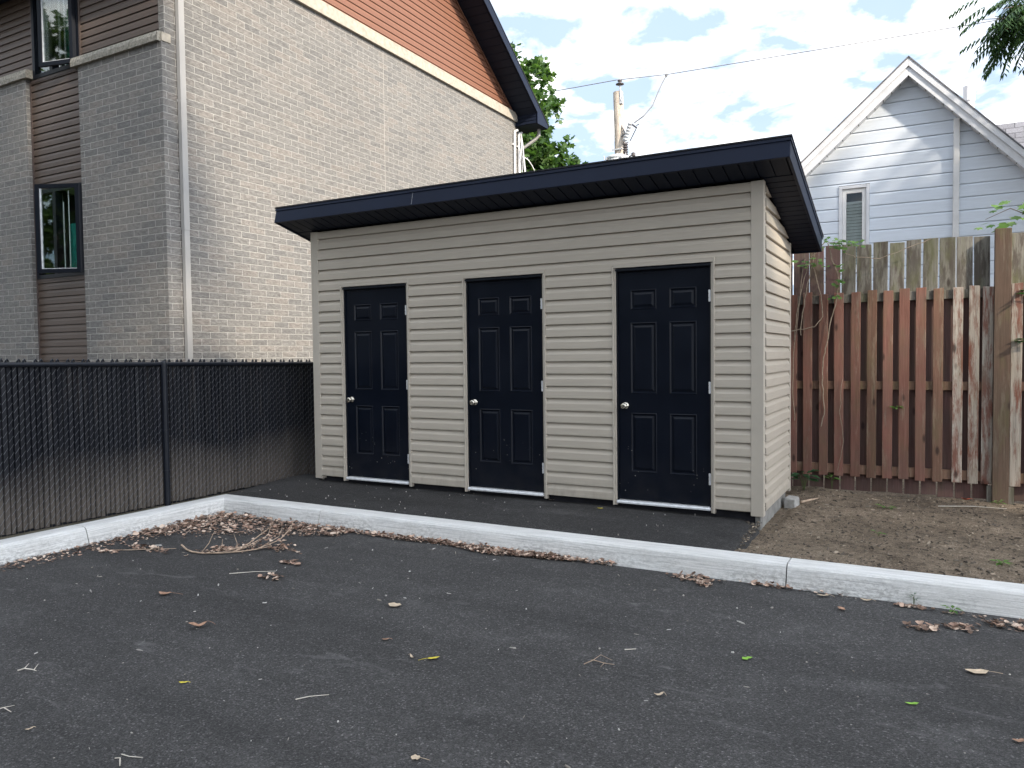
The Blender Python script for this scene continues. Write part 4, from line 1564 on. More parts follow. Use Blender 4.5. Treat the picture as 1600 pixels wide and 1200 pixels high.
for s in (-1, 1):
    mb.box((tx + s * 0.24 - 0.02, ty - 0.34, 7.30), (tx + s * 0.24 + 0.02, PY, 7.36))
    mb.tube([(tx + s * 0.3, ty - 0.2, 7.1), (tx + s * 0.36, ty - 0.22, 7.46)], 0.012, 6)
mb.box((PX - 0.17, PY - 0.20, 7.72), (PX + 0.19, PY - 0.165, 7.76))
mb.build('bracket', M['galv'], pl)
mb = MB()
bx, by = PX + 0.36, PY - 0.40
for k in range(5):
    mb.lathe((bx, by, 7.45 + k * 0.075), (0, 0, 1), [(0, 0.045), (0.02, 0.085), (0.05, 0.085), (0.07, 0.045)], 12)
mb.build('bushing', M['porcelain'], pl)
mb = MB()
mb.tube([(PX + 0.10, PY - 0.1, 8.12), (PX + 0.30, PY - 0.2, 8.20)], 0.022, 6)
mb.tube([(PX + 0.12, PY - 0.1, 8.48), (PX + 0.27, PY - 0.2, 8.22)], 0.022, 6)
mb.build('cutout_arm', M['cable'], pl)
mb = MB()
mb.tube([(PX + 0.26, PY - 0.2, 7.95), (PX + 0.46, PY - 0.2, 8.50)], 0.055, 10)
for k in range(6):
    p = Vector((PX + 0.28, PY - 0.2, 8.0)).lerp(Vector((PX + 0.44, PY - 0.2, 8.45)), k / 5)
    mb.tube([p - Vector((0.004, 0, 0.012)), p + Vector((0.004, 0, 0.012))], 0.085, 10)
mb.build('fuse_cutout', M['galv'], pl)
mb = MB()
mb.tube([(PX + 0.47, PY - 0.2, 8.46), (PX + 0.66, PY - 0.22, 8.30)], 0.030, 6)
mb.tube([(PX + 0.66, PY - 0.22, 8.30), (PX + 0.44, PY - 0.2, 7.93)], 0.016, 6)
mb.tube([(PX + 0.66, PY - 0.24, 8.36), (PX + 0.76, PY - 0.24, 8.40)], 0.014, 6)
mb.tube([(PX + 0.25, PY - 0.2, 7.95), (PX + 0.20, PY - 0.2, 7.88), (PX + 0.36, PY - 0.3, 7.84)], 0.016, 6)
mb.tube([(bx, by, 7.83), (PX + 0.42, PY - 0.3, 7.88)], 0.02, 6)
mb.build('fuse_hardware', M['porcelain'], pl)
mb = MB()
mb.tube([(PX + 0.62, PY - 0.35, 7.0), (PX + 0.60, PY - 0.35, 7.42)], 0.014, 6)
mb.lathe((PX + 0.60, PY - 0.35, 7.40), (0, 0, 1), [(0, 0.03), (0.02, 0.07), (0.10, 0.07), (0.13, 0.03)], 10)
mb.tube([(PX + 0.60, PY - 0.35, 7.46), (bx, by, 7.36)], 0.02, 6)
mb.build('arrester', M['porcelain'], pl)
mb = MB()
jp = [(PX + 0.58, PY - 0.2, 8.47), (PX + 0.85, PY - 0.1, 8.66), (PX + 1.06, PY + 0.15, 9.02), (PX + 1.18, PY + 0.42, 9.55), (PX + 1.23, PY + 0.58, 9.80), (PX + 1.30, PY + 0.68, 9.99), (PX + 1.335, PY + 0.72, 10.08)]
mb.tube(jp, 0.020, 6)
mb.tube([(jp[-1][0] - 0.03, jp[-1][1], jp[-1][2] - 0.06), (jp[-1][0], jp[-1][1], jp[-1][2] + 0.03)], 0.045, 6)
mb.build('jumper_wire', M['cable'], pl)
mb = MB()
wp = [(-22, 11.9, 10.5), (-4.53, 16.07, 9.80), (-2.62, 16.42, 9.905), (-1.262, 17.27, 10.09), (6.95, 18.62 + 1.0, 10.72), (22, 24.5, 12.2)]
pts = []
for a, b in zip(wp, wp[1:]):
    for k in range(8):
        pts.append(Vector(a).lerp(Vector(b), k / 8))
pts.append(Vector(wp[-1]))
mb.tube(pts, 0.014, 5)
tag(mb.build('power_line', M['cable'], None, at=wp[2]), 'single overhead power line crossing the sky from the pole top', 'wire')

# ------------------------------------------------------------------ trees


def leaf_quad(mb, p, d, n, L, w):
    """diamond leaf with a folded midrib"""
    d = d.normalized()
    s = d.cross(n).normalized()
    n = s.cross(d)
    a, b = p, p + d * L
    m = p + d * (L * 0.45)
    mb.poly((a, m + s * w + n * (w * 0.35), b))
    mb.poly((a, b, m - s * w + n * (w * 0.35)))


def rdir(up=0.0):
    while True:
        v = Vector((R.uniform(-1, 1), R.uniform(-1, 1), R.uniform(-1, 1)))
        if 0.1 < v.length < 1:
            v.normalize()
            v.z += up
            return v.normalized()


def maple_leaf(mb, p, d, n, L):
    """palmate leaf: five pointed lobes as one fan"""
    d = d.normalized()
    s = d.cross(n).normalized()
    n = s.cross(d)
    ring = [(0.0, 0.02), (0.18, 0.42), (0.40, 0.30), (0.72, 0.50), (0.66, 0.20), (1.0, 0.0), (0.66, -0.20), (0.72, -0.50), (0.40, -0.30), (0.18, -0.42)]
    i = len(mb.v)
    droop = R.uniform(-0.25, 0.05)
    for u, v in ring:
        mb.v.append(tuple(p + d * (u * L) + s * (v * L) + n * (droop * L * (u * u + v * v))))
    mb.f.append(tuple(range(i, i + len(ring))))
    mb.uv.append(None)


def crown(mb, blobs, n, L, lobed=False, outer=0.55):
    tot = sum(r ** 2 for _, r in blobs)
    for c, r in blobs:
        c = Vector(c)
        k = int(n * r * r / tot)
        cl = max(3, k // 16)
        for _ in range(cl):
            u = rdir()
            q = c + Vector((u.x * r, u.y * r, u.z * r * 0.85)) * (R.uniform(outer, 1.0) if R.random() < 0.8 else R.uniform(0.1, outer))
            cr_ = r * R.uniform(0.12, 0.24)
            base = (u + Vector((0, 0, 0.15))).normalized()
            for _ in range(16):
                p = q + rdir() * cr_ * R.uniform(0.2, 1.0)
                d = (base * 0.7 + rdir() * 0.9 + Vector((0, 0, -0.35))).normalized()
                nn_ = (Vector((0, 0, 1)) * 0.9 + rdir() * 0.8).normalized()
                l = L * R.uniform(0.7, 1.25)
                if lobed:
                    maple_leaf(mb, p, d, nn_, l)
                else:
                    leaf_quad(mb, p, d, nn_, l, l * 0.34)


def limbs(mb, base, top, r0, r1, ends, n=10):
    base, top = Vector(base), Vector(top)
    pts = [base.lerp(top, k / 6) + Vector((0.12 * noise.noise((k, base.x, 0)), 0.12 * noise.noise((k, base.y, 5)), 0)) for k in range(7)]
    mb.tube(pts, [r0 + (r1 - r0) * k / 6 for k in range(7)], n)
    for e in ends:
        e = Vector(e)
        s = pts[R.choice((3, 4, 5, 6))]
        mid = s.lerp(e, 0.5) + Vector((0, 0, -0.25))
        mb.tube([s, mid, e], [r1 * 0.8, r1 * 0.5, 0.03], 7)


def tree(name, label, base, top, r0, blobs, n, L, mat, lobed=False, group=None, outer=0.55):
    t = thing(name, label, 'tree', base, group)
    mb = MB()
    limbs(mb, base, top, r0, r0 * 0.45, [c for c, _ in blobs])
    mb.build('trunk', M['bark'], t, smooth=True)
    mb = MB()
    crown(mb, blobs, n, L, lobed, outer)
    mb.build('crown', mat, t)
    return t


tree('maple_tree', 'leafy green maple tree standing behind the brick building', (-5.2, 13.6, -0.2), (-4.9, 13.6, 6.5), 0.26,
     [((-4.9, 13.6, 9.4), 1.25), ((-4.35, 13.3, 8.3), 1.2), ((-3.75, 13.3, 7.2), 1.0), ((-3.2, 13.4, 6.35), 0.85), ((-4.4, 13.0, 6.4), 1.3), ((-3.5, 13.2, 5.2), 1.0), ((-5.9, 14.2, 8.0), 1.8), ((-5.6, 14.0, 5.6), 1.6), ((-4.0, 13.3, 4.6), 1.0)],
     11000, 0.19, M['maple'], True)

# walnut: trunk off to the right, one limb of drooping compound leaves reaching in
wt_ = thing('walnut_tree', 'dark walnut branch of drooping feathery leaves hanging over the white house', 'tree', (9.6, 5.4, -0.15))
mb = MB()
mb.tube([(9.6, 5.4, -0.3), (9.55, 5.4, 2), (9.4, 5.3, 4.2), (9.3, 5.2, 6.0), (9.2, 5.2, 8.0)], [0.22, 0.2, 0.17, 0.13, 0.06], 12)
mb.build('trunk', M['bark'], wt_, smooth=True)
mb = MB()
main = [Vector((9.35, 5.25, 5.2)), Vector((8.6, 4.9, 5.45)), Vector((7.8, 4.6, 5.5)), Vector((7.2, 4.45, 5.38)), Vector((6.85, 4.35, 5.20))]
mb.tube(main, [0.07, 0.05, 0.035, 0.022, 0.010], 8)
twigs = []
for k in range(26):
    t = R.uniform(0.25, 1.0)
    s = t * (len(main) - 1)
    i = min(int(s), len(main) - 2)
    p = main[i].lerp(main[i + 1], s - i)
    q = p + Vector((R.uniform(-0.45, 0.10), R.uniform(-0.5, 0.5), R.uniform(-0.45, 0.25)))
    twigs.append((p, q))
for b in range(14):
    s = Vector((9.3, 5.2, R.uniform(5.0, 7.5)))
    a = R.uniform(0, 6.28)
    e = s + Vector((math.cos(a) * R.uniform(1, 2.0), math.sin(a) * R.uniform(1, 2.0), R.uniform(0.1, 0.9)))
    if e.x < 8.2:
        e.x = 8.2 + R.uniform(0, 0.5)
    mb.tube([s, s.lerp(e, 0.5) + Vector((0, 0, 0.15)), e], [0.05, 0.03, 0.012], 6)
    for _ in range(7):
        twigs.append((s.lerp(e, R.uniform(0.4, 1)), e + rdir() * 0.5))
for p, q in twigs[:26]:
    mb.tube([p, q], [0.008, 0.004], 4)
mb.build('limb', M['bark'], wt_)


def compound_leaf(mb, p, d, L, nl=8):
    d = d.normalized()
    side = d.cross(Vector((0, 0, 1))).normalized()
    pos = Vector(p)
    cur = d.copy()
    st = L / nl
    prev = pos.copy()
    for k in range(nl):
        pos = pos + cur * st
        cur = (cur + Vector((0, 0, -0.10))).normalized()
        q = Vector((0, 0, 0.0018))
        mb.poly((prev - q, pos - q, pos + q, prev + q))
        prev = pos.copy()
        ll = 0.085 + 0.045 * math.sin(math.pi * (k + 0.6) / (nl + 0.5))
        if k >= 1:
            for s in (-1, 1):
                ld = (cur * 0.40 + side * s * 0.85 + Vector((0, 0, -0.55 + R.uniform(-0.2, 0.1)))).normalized()
                leaf_quad(mb, pos, ld, (Vector((0, 0, 1)) + side * s * 0.3).normalized(), ll * R.uniform(0.9, 1.1), 0.0135)
    leaf_quad(mb, pos, (cur + Vector((0, 0, -0.3))).normalized(), Vector((0, 0, 1)), 0.10, 0.0135)


mb = MB()
# fronds that make the ragged left edge of the branch
for p, d in (((6.62, 4.26, 5.48), (-1, -0.2, -0.05)), ((6.68, 4.30, 5.40), (-1, 0.1, -0.12)), ((6.70, 4.28, 5.30), (-1, -0.3, -0.20)), ((6.74, 4.33, 5.06), (-1, -0.15, -0.02)),
             ((6.80, 4.34, 5.02), (-0.9, 0.2, -0.30)), ((6.82, 4.38, 4.96), (-0.75, 0, -0.55)), ((6.92, 4.40, 4.98), (-0.35, -0.2, -0.75)), ((7.02, 4.44, 5.02), (0.15, 0.1, -0.9)),
             ((6.84, 4.36, 5.14), (-1, 0.3, -0.22)), ((6.95, 4.36, 5.20), (-0.8, -0.3, -0.40)), ((6.98, 4.42, 5.38), (-1, 0.1, -0.20)), ((7.0, 4.4, 5.5), (-0.9, -0.3, -0.1))):
    compound_leaf(mb, p, Vector(d), R.uniform(0.34, 0.44))
for _ in range(46):
    s = Vector((R.uniform(6.82, 7.35), R.uniform(4.15, 4.6), R.uniform(4.98, 5.6)))
    compound_leaf(mb, s, Vector((R.uniform(-0.9, 0.3), R.uniform(-0.6, 0.6), R.uniform(-0.8, 0.0))), R.uniform(0.26, 0.38))
for p, q in twigs:
    for _ in range(5):
        s = p.lerp(q, R.uniform(0.3, 1.0))
        if s.x < 6.9:
            s.x = 6.9 + R.uniform(0, 0.4)
        d = Vector((R.uniform(-1, 0.8), R.uniform(-1, 1), R.uniform(-0.7, 0.25)))
        if s.x < 7.2:
            d.x = -abs(d.x)
            d *= 0.8
        compound_leaf(mb, s, d, R.uniform(0.30, 0.48))
crown(mb, [((11.2, 4.6, 9.3), 1.5)], 150, 0.24)  # unseen leaf clumps added here and on the next line to shade the gable
crown(mb, [((10.35, 6.0, 5.9), 1.5), ((11.3, 5.6, 6.9), 1.5), ((10.2, 6.2, 4.3), 1.5)], 2600, 0.26)
mb.build('foliage', M['walnut'], wt_)

# big unseen trees across the lot: crowns shaped to shade the yard, seen in glass
tree('shade_tree', 'tall broad shade tree across the parking lot', (18.5, -11.5, -0.25), (18.5, -11.3, 7.5), 0.42,
     [((18.5, -10.9, 12.6), 4.0), ((16.3, -11.2, 15.4), 3.6), ((21.2, -10.3, 13.4), 3.6), ((19.0, -14.2, 11.6), 4.2), ((22.4, -7.0, 12.8), 2.7), ((15.6, -13.2, 11.2), 3.8), ((23.0, -13.0, 11.4), 3.6), ((17.6, -10.2, 9.8), 3.2), ((18.4, -9.3, 13.6), 3.2), ((20.8, -8.7, 12.7), 3.0)],
     9000, 0.80, M['bigtree'], group='shade trees across the lot', outer=0.35)
tree('shade_tree', 'tallest shade tree standing nearest the photographer across the lot', (11.0, -11.5, -0.25), (11.0, -11.3, 9.0), 0.36,
     [((11.5, -10.9, 15.8), 3.8), ((9.3, -10.6, 17.4), 3.3), ((13.2, -10.8, 18.8), 3.1), ((12.8, -11.5, 12.4), 3.3), ((8.0, -11.5, 14.4), 3.1), ((10.3, -9.0, 14.0), 2.9)],
     6000, 0.75, M['bigtree'], group='shade trees across the lot', outer=0.35)
# added unseen brick block: cuts sky light on front faces, shows in window glass
bb = thing('added_brick_block', 'unseen brown brick block added across the lot to cut sky light', 'building', (-6, -26, -0.25))
mb = MB()
brick_quad(mb, (-24, -22), (12, -22), -0.3, 8.6)
brick_quad(mb, (12, -22), (12, -32), -0.3, 8.6)
brick_quad(mb, (12, -32), (-24, -32), -0.3, 8.6)
brick_quad(mb, (-24, -32), (-24, -22), -0.3, 8.6)
mb.build('wall', M['brick'], bb, at=(0, 0, 0))
mb = MB()
mb.box((-24.4, -32.4, 8.6), (12.4, -21.6, 8.9))
mb.build('roof', M['fascia'], bb)
for k in range(8):
    for zz in (0.9, 3.7, 6.4):
        xx = -22 + k * 4.3
        mb = MB()
        mb.box((xx, -22.0, zz), (xx + 1.5, -21.93, zz + 1.4))
        w_ = mb.build('window', M['winframe'], bb)
        mb = MB()
        mb.box((xx + 0.08, -21.93, zz + 0.08), (xx + 1.42, -21.92, zz + 1.32))
        mb.build('pane', M['interior'], w_)
tree('shade_tree', 'shade tree beyond the street end of the brick building', (-15.5, -9.5, -0.25), (-15.4, -9.5, 5.0), 0.30,
     [((-15.5, -9.5, 8.0), 3.6), ((-13.5, -8.5, 5.0), 2.6), ((-17.0, -7.5, 5.5), 3.0), ((-14.0, -12.0, 6.0), 3.0), ((-14.5, -14.0, 11.5), 3.6), ((-12.5, -12.5, 9.0), 3.0), ((-16.5, -11.0, 13.0), 3.4)],
     9000, 0.45, M['bigtree'], group='shade trees across the lot', outer=0.2)
tree('shade_tree', 'shade tree at the far left corner of the parking lot', (-7.5, -17.0, -0.25), (-7.4, -17.0, 5.0), 0.30,
     [((-7.5, -17, 8.0), 3.6), ((-5.0, -16.5, 5.5), 2.8), ((-9.5, -16, 5.0), 3.0), ((-7.0, -16.0, 11), 2.8), ((-9.0, -17.0, 13.0), 3.0), ((-5.5, -17.0, 14.0), 2.6), ((-3.0, -16.5, 9), 2.6)],
     8000, 0.45, M['bigtree'], group='shade trees across the lot', outer=0.2)

# ------------------------------------------------------------------ small plants


def sprout(name, label, loc, n, L, h, mat, spread=1.0, lobed=False, cat='plant', group=None, side=None):
    t = thing(name, label, cat, loc, group)
    c = Vector(loc)
    st, lv = MB(), MB()
    for k in range(n):
        a = 6.283 * k / n + R.uniform(-0.4, 0.4)
        d = Vector((math.cos(a), math.sin(a), 0))
        if side is not None:
            d = (d * 0.6 + Vector(side)).normalized()
        e = c + Vector((0, 0, h * R.uniform(0.5, 1.0))) + d * L * 0.35 * spread * R.uniform(0.4, 1.2)
        st.tube([c, c.lerp(e, 0.5) + Vector((0, 0, h * 0.15)), e], [0.0022, 0.0018, 0.001], 4)
        dd = (d + Vector((0, 0, R.uniform(-0.35, 0.25)))).normalized()
        if lobed:
            maple_leaf(lv, e, dd, Vector((0, 0, 1)), L * R.uniform(0.8, 1.2))
        else:
            leaf_quad(lv, e, dd, Vector((0, 0, 1)), L * R.uniform(0.75, 1.2), L * 0.26)
    st.build('stem', M['stem'], t)
    lv.build('leaves', mat, t)
    return t


sprout('weed', 'dark leafy weed growing at the rear corner of the shed', (4.93, 1.72, -0.11), 15, 0.135, 0.24, M['darkweed'], 1.4)
sprout('weed', 'thin upright weed at the foot of the wooden fence near the stick', (5.165, 2.0, -0.10), 9, 0.075, 0.16, M['weed'], 0.9)
sprout('seedling', 'bright green seedling in the dirt midway to the fence', (5.706, 1.22, -0.12), 7, 0.065, 0.035, M['weed'], 1.2)
sprout('seedling', 'small pale seedling with two leaves in the middle of the dirt bed', (5.702, 0.073, -0.125), 4, 0.055, 0.045, M['weed'], 1.0)
sprout('seedling', 'green seedling in the dirt close to the right kerb', (6.472, -0.475, -0.125), 8, 0.06, 0.035, M['weed'], 1.2)
sprout('seedling', 'pale green seedling at the foot of the tall fence post', (6.61, 1.86, -0.115), 6, 0.055, 0.04, M['weed'], 1.3)
sprout('weed', 'tiny weed sprouting from the seam under the right kerb', (5.965, -1.205, -0.25), 5, 0.03, 0.075, M['darkweed'], 0.5)
sprout('weed', 'low green weed beside the leaf pile at the right kerb', (6.17, -1.26, -0.25), 7, 0.045, 0.04, M['weed'], 1.0)
sprout('fence_sprig', 'little green sprig poking through the middle of the wooden fence', (5.755, 1.995, 0.745), 9, 0.062, 0.03, M['weed'], 1.2, False, 'plant', None, (0, -0.6, 0))
sprout('fence_sprig', 'leafy sprig reaching out at the upper right edge of the wooden fence', (6.86, 1.97, 1.80), 9, 0.085, 0.06, M['darkweed'], 1.6, False, 'plant', None, (-0.8, -0.4, 0))
sprout('fence_sprig', 'leafy sprig at mid height on the right edge of the wooden fence', (6.84, 1.97, 1.35), 12, 0.08, 0.07, M['darkweed'], 1.6, False, 'plant', None, (-0.7, -0.4, 0))
# maple sapling behind the tall post
t = thing('maple_sapling', 'young maple shoot with light green leaves above the tall fence post', 'plant', (6.75, 2.35, -0.15))
st, lv = MB(), MB()
st.tube([(6.75, 2.35, -0.2), (6.80, 2.33, 1.6), (6.93, 2.28, 2.4), (6.90, 2.25, 2.56), (6.70, 2.2, 2.66), (6.50, 2.18, 2.57)], [0.012, 0.010, 0.007, 0.006, 0.004, 0.002], 6)
st.tube([(6.90, 2.25, 2.56), (7.0, 2.2, 2.68), (7.15, 2.2, 2.75)], [0.005, 0.003, 0.002], 5)
st.build('stem', M['bark'], t)
for k in range(26):
    s = Vector((6.98, 2.22, 2.62)).lerp(Vector((6.46, 2.18, 2.56)), R.uniform(0, 1)) + Vector((R.uniform(-0.05, 0.05), R.uniform(-0.10, 0.10), R.uniform(-0.10, 0.13)))
    maple_leaf(lv, s, Vector((R.uniform(-1, 0.5), R.uniform(-1, 0.3), R.uniform(-0.4, 0.2))).normalized(), Vector((R.uniform(-.3, .3), -0.5, 1)).normalized(), R.uniform(0.075, 0.125))
lv.build('leaves', M['weed'], t)
# dry vine over the left end of the wooden fence
t = thing('climbing_vine', 'dry climbing vine with a few green leaves over the fence beside the shed roof', 'vine', (5.0, 1.98, 1.8))
st, lv = MB(), MB()
for pts, r_ in (([(4.86, 1.97, 1.50), (4.88, 1.96, 1.72), (4.93, 1.95, 2.02), (5.0, 1.94, 2.32), (5.02, 1.94, 2.42)], 0.006),
                ([(4.80, 1.97, 1.45), (4.83, 1.96, 1.80), (4.90, 1.95, 2.10), (4.97, 1.94, 2.30), (5.10, 1.93, 2.44)], 0.005),
                ([(4.97, 1.95, 2.24), (5.06, 1.94, 1.90), (5.075, 1.95, 1.68), (5.0, 1.94, 1.58), (4.80, 1.93, 1.545), (4.70, 1.93, 1.54)], 0.005),
                ([(5.12, 1.93, 2.42), (5.18, 1.94, 2.20), (5.24, 1.94, 2.03), (5.20, 1.95, 1.84), (5.16, 1.97, 1.66), (5.11, 1.97, 1.40), (5.08, 1.98, 1.22), (5.07, 1.98, 1.0), (5.09, 1.99, 0.72), (5.06, 1.98, 0.55)], 0.0055),
                ([(5.08, 1.94, 2.44), (5.22, 1.93, 2.42), (5.30, 1.92, 2.30), (5.38, 1.94, 2.27), (5.60, 1.95, 2.24), (5.90, 1.96, 2.34), (6.05, 1.97, 2.40)], 0.0035),
                ([(4.90, 1.95, 2.28), (4.86, 1.95, 2.05), (4.84, 1.96, 1.7), (4.79, 1.97, 1.3), (4.78, 1.985, 0.9), (4.80, 1.985, 0.6)], 0.004),
                ([(5.26, 1.985, 1.05), (5.24, 1.985, 0.7), (5.28, 1.985, 0.4), (5.22, 1.985, 0.1)], 0.003)):
    pv = [Vector(p) for p in pts]
    fine = []
    for a, b in zip(pv, pv[1:]):
        for k in range(4):
            fine.append(a.lerp(b, k / 4) + Vector((R.uniform(-1, 1), R.uniform(-0.5, 0.5), R.uniform(-1, 1))) * 0.006)
    fine.append(pv[-1])
    st.tube(fine, r_, 5)
st.build('vine_stem', M['vine'], t)
for cx, cy, cz, nn_, sp_ in ((4.96, 1.93, 2.25, 14, 0.07), (5.16, 1.92, 2.42, 26, 0.12), (5.32, 1.92, 2.40, 12, 0.09), (5.23, 1.93, 2.18, 8, 0.05), (5.22, 1.93, 2.02, 8, 0.05), (5.24, 1.93, 1.90, 7, 0.05)):
    for _ in range(nn_):
        s = Vector((cx + R.gauss(0, sp_), cy + R.uniform(-0.04, 0.03), cz + R.gauss(0, 0.03)))
        maple_leaf(lv, s, Vector((R.uniform(-1, 1), -0.6, R.uniform(-0.7, 0.2))).normalized(), Vector((0, -0.6, 1)).normalized(), R.uniform(0.035, 0.065))
lv.build('leaves', M['weed'], t)

# ------------------------------------------------------------------ litter
LOT = -0.25


def curl_leaf(mb, x, y, z, L, ang, curl=0.5, asp=0.55, tip=1.0):
    """dry leaf: lobed strip, curled and tipped up at random"""
    d = Vector((math.cos(ang), math.sin(ang), 0))
    s = Vector((-d.y, d.x, 0))
    ks = [(-0.5, 0.06), (-0.22, 0.34), (0.05, 0.26), (0.26, 0.30), (0.5, 0.02)]
    ph = R.uniform(-0.4, 0.4)
    tx, ty = R.gauss(0, 0.16) * tip, R.gauss(0, 0.30) * tip
    lift = abs(tx) * 0.5 + abs(ty) * 0.28 * asp
    bend = R.uniform(-0.25, 0.25)
    rows = []
    for u, w in ks:
        w *= asp * 1.6 * R.uniform(0.8, 1.2)
        h = curl * (u * u * 1.4 + R.uniform(0, 0.08))
        c = Vector((x, y, z + 0.003)) + d * (u * L) + s * (bend * u * u * L) + Vector((0, 0, (h + tx * u + lift) * L))
        rows.append((c + s * (w * L) + Vector((0, 0, (0.30 * curl + ph * 0.12 + ty * 0.5) * L * w * 2)), c, c - s * (w * L * R.uniform(0.7, 1.2)) + Vector((0, 0, (0.30 * curl - ph * 0.12 - ty * 0.5) * L * w * 2))))
    i = len(mb.v)
    for r_ in rows:
        mb.v += [tuple(p) for p in r_]
    for k in range(len(rows) - 1):
        for q in (0, 1):
            a = i + k * 3 + q
            mb.f.append((a, a + 1, a + 4, a + 3))
            mb.uv.append(None)


def pile(mb, cx, cy, rx, ry, n, rot=0.0, L=(0.018, 0.05), z=LOT, h=0.02):
    for _ in range(n):
        r_ = math.sqrt(R.random()) if R.random() < 0.8 else R.uniform(0.8, 1.5)
        a = R.uniform(0, 6.283)
        u, v = r_ * math.cos(a) * rx, r_ * math.sin(a) * ry
        px_, py_ = cx + u * math.cos(rot) - v * math.sin(rot), cy + u * math.sin(rot) + v * math.cos(rot)
        if py_ > -1.135 or px_ < -0.26:
            if R.random() < 0.93:
                py_ = min(py_, -1.145 - R.random() * 0.05)
                px_ = max(px_, -0.25)
        zz = z + R.random() ** 2 * h * max(0.15, 1 - r_)
        curl_leaf(mb, px_, py_, zz, R.uniform(*L), R.uniform(0, 6.283), R.uniform(0.0, 0.9), R.uniform(0.15, 0.9))


mb = MB()
# corner drift: thick at the kerb corner, thinning outwards
for _ in range(2300):
    u = R.random() ** 1.6 * 1.75
    v = R.random() ** 1.3 * (0.95 - 0.42 * u)
    if v < 0:
        continue
    x = -0.24 + u
    y = -1.16 - v * (1.0 if R.random() < 0.85 else 1.3)
    curl_leaf(mb, x, y, LOT + R.random() ** 2 * 0.025, R.choice((0.6, 0.8, 1.0, 1.25, 1.7)) * R.uniform(0.016, 0.036), R.uniform(0, 6.283), R.uniform(0.0, 0.9), R.uniform(0.15, 0.9))
# along the left kerb foot
for _ in range(650):
    t_ = R.random() ** 1.3
    curl_leaf(mb, -0.25 + R.random() ** 2 * 0.30, -1.6 - t_ * 1.9, LOT, R.uniform(0.014, 0.04), R.uniform(0, 6.283), R.uniform(0.1, 0.7))
# drift along the front kerb
for _ in range(1900):
    x = R.choice((R.uniform(1.3, 4.0), R.gauss(2.95, 0.32), R.gauss(2.2, 0.4), R.gauss(3.42, 0.2)))
    wd = 0.05 + 0.13 * math.exp(-((x - 2.98) / 0.28) ** 2) + 0.05 * math.exp(-((x - 3.45) / 0.2) ** 2) + 0.05 * math.exp(-((x - 2.0) / 0.5) ** 2)
    curl_leaf(mb, x, -1.155 - R.random() ** 1.2 * wd, LOT + R.random() ** 2 * 0.022, R.choice((0.6, 0.8, 1.0, 1.3, 1.6)) * R.uniform(0.015, 0.034), R.uniform(0, 6.283), R.uniform(0.0, 0.9), R.uniform(0.15, 0.9))
for cx, cy, rx, ry, n in ((4.62, -1.25, 0.14, 0.07, 80), (4.72, -1.36, 0.05, 0.035, 26), (5.10, -1.20, 0.13, 0.025, 30), (5.95, -1.25, 0.08, 0.02, 22), (6.02, -1.62, 0.075, 0.05, 44),
                          (6.20, -1.52, 0.09, 0.045, 40), (6.44, -1.38, 0.13, 0.06, 70), (6.62, -1.28, 0.16, 0.05, 50), (6.25, -1.27, 0.10, 0.02, 16), (0.9, -2.16, 0.10, 0.05, 26), (1.42, -1.95, 0.14, 0.05, 40),
                          (1.92, -2.55, 0.07, 0.05, 26), (1.78, -2.20, 0.09, 0.04, 28), (0.36, -2.42, 0.22, 0.06, 70), (0.12, -2.62, 0.14, 0.04, 36), (5.38, -1.2, 0.2, 0.02, 14), (7.2, -1.3, 0.4, 0.06, 60)):
    pile(mb, cx, cy, rx, ry, n)
tag(mb.build('leaf_litter', M['litter'], None, at=(1.0, -1.4, LOT)), 'drifts of dry brown leaves along the foot of the kerb', 'leaf litter', kind='stuff')

mb = MB()
for _ in range(560):
    x, y = R.uniform(-0.2, 9.0), R.uniform(-6.4, -1.15)
    near = math.hypot(x - CAM.x, y - CAM.y)
    s = R.choice((1, 1, 1, 1.5, 2.2)) * R.uniform(0.0022, 0.0042)
    a = R.uniform(0, 6.283)
    k = R.choice((1.0, 1.2, 1.6, 2.5, 4.5))
    d = Vector((math.cos(a), math.sin(a), 0)) * s * k
    e = Vector((-math.sin(a), math.cos(a), 0)) * s * (0.8 if k < 2 else 0.6)
    c = Vector((x, y, LOT + 0.001))
    top = Vector((0, 0, s * 0.9))
    pts = [c - d, c - d * 0.3 + e * R.uniform(0.7, 1.1), c + d * 0.6 + e * 0.7, c + d, c + d * 0.3 - e, c - d * 0.6 - e * 0.8]
    up_ = [p * 1.0 + top * R.uniform(0.6, 1.2) + (c - p) * 0.25 for p in pts]
    i = len(mb.v)
    mb.v += [tuple(p) for p in pts] + [tuple(p) for p in up_]
    mb.f.append(tuple(range(i + 6, i + 12)))
    mb.uv.append(None)
    for q in range(6):
        mb.f.append((i + q, i + (q + 1) % 6, i + 6 + (q + 1) % 6, i + 6 + q))
        mb.uv.append(None)
for _ in range(60):
    x, y = R.uniform(-0.4, 4.6), R.uniform(-0.85, 0.02)
    s = R.uniform(0.0022, 0.005)
    mb.hexa([(x - s, y - s, -0.11), (x + s * 1.4, y - s * 0.6, -0.11), (x + s, y + s, -0.11), (x - s * 0.8, y + s * 1.2, -0.11)] + [(x - s * 0.6, y - s * 0.6, -0.055 - 0.045 * min(1, max(0, -y)) + s * 0.4)] * 1 + [(x + s * 0.9, y - s * 0.4, -0.055 - 0.045 * min(1, max(0, -y)) + s * 0.5), (x + s * 0.6, y + s * 0.6, -0.055 - 0.045 * min(1, max(0, -y)) + s * 0.5), (x - s * 0.5, y + s * 0.7, -0.055 - 0.045 * min(1, max(0, -y)) + s * 0.4)])
tag(mb.build('pale_debris', M['bits'], None, at=(4.0, -3.0, LOT)), 'pale chips and grit scattered over the asphalt', 'debris', kind='stuff')

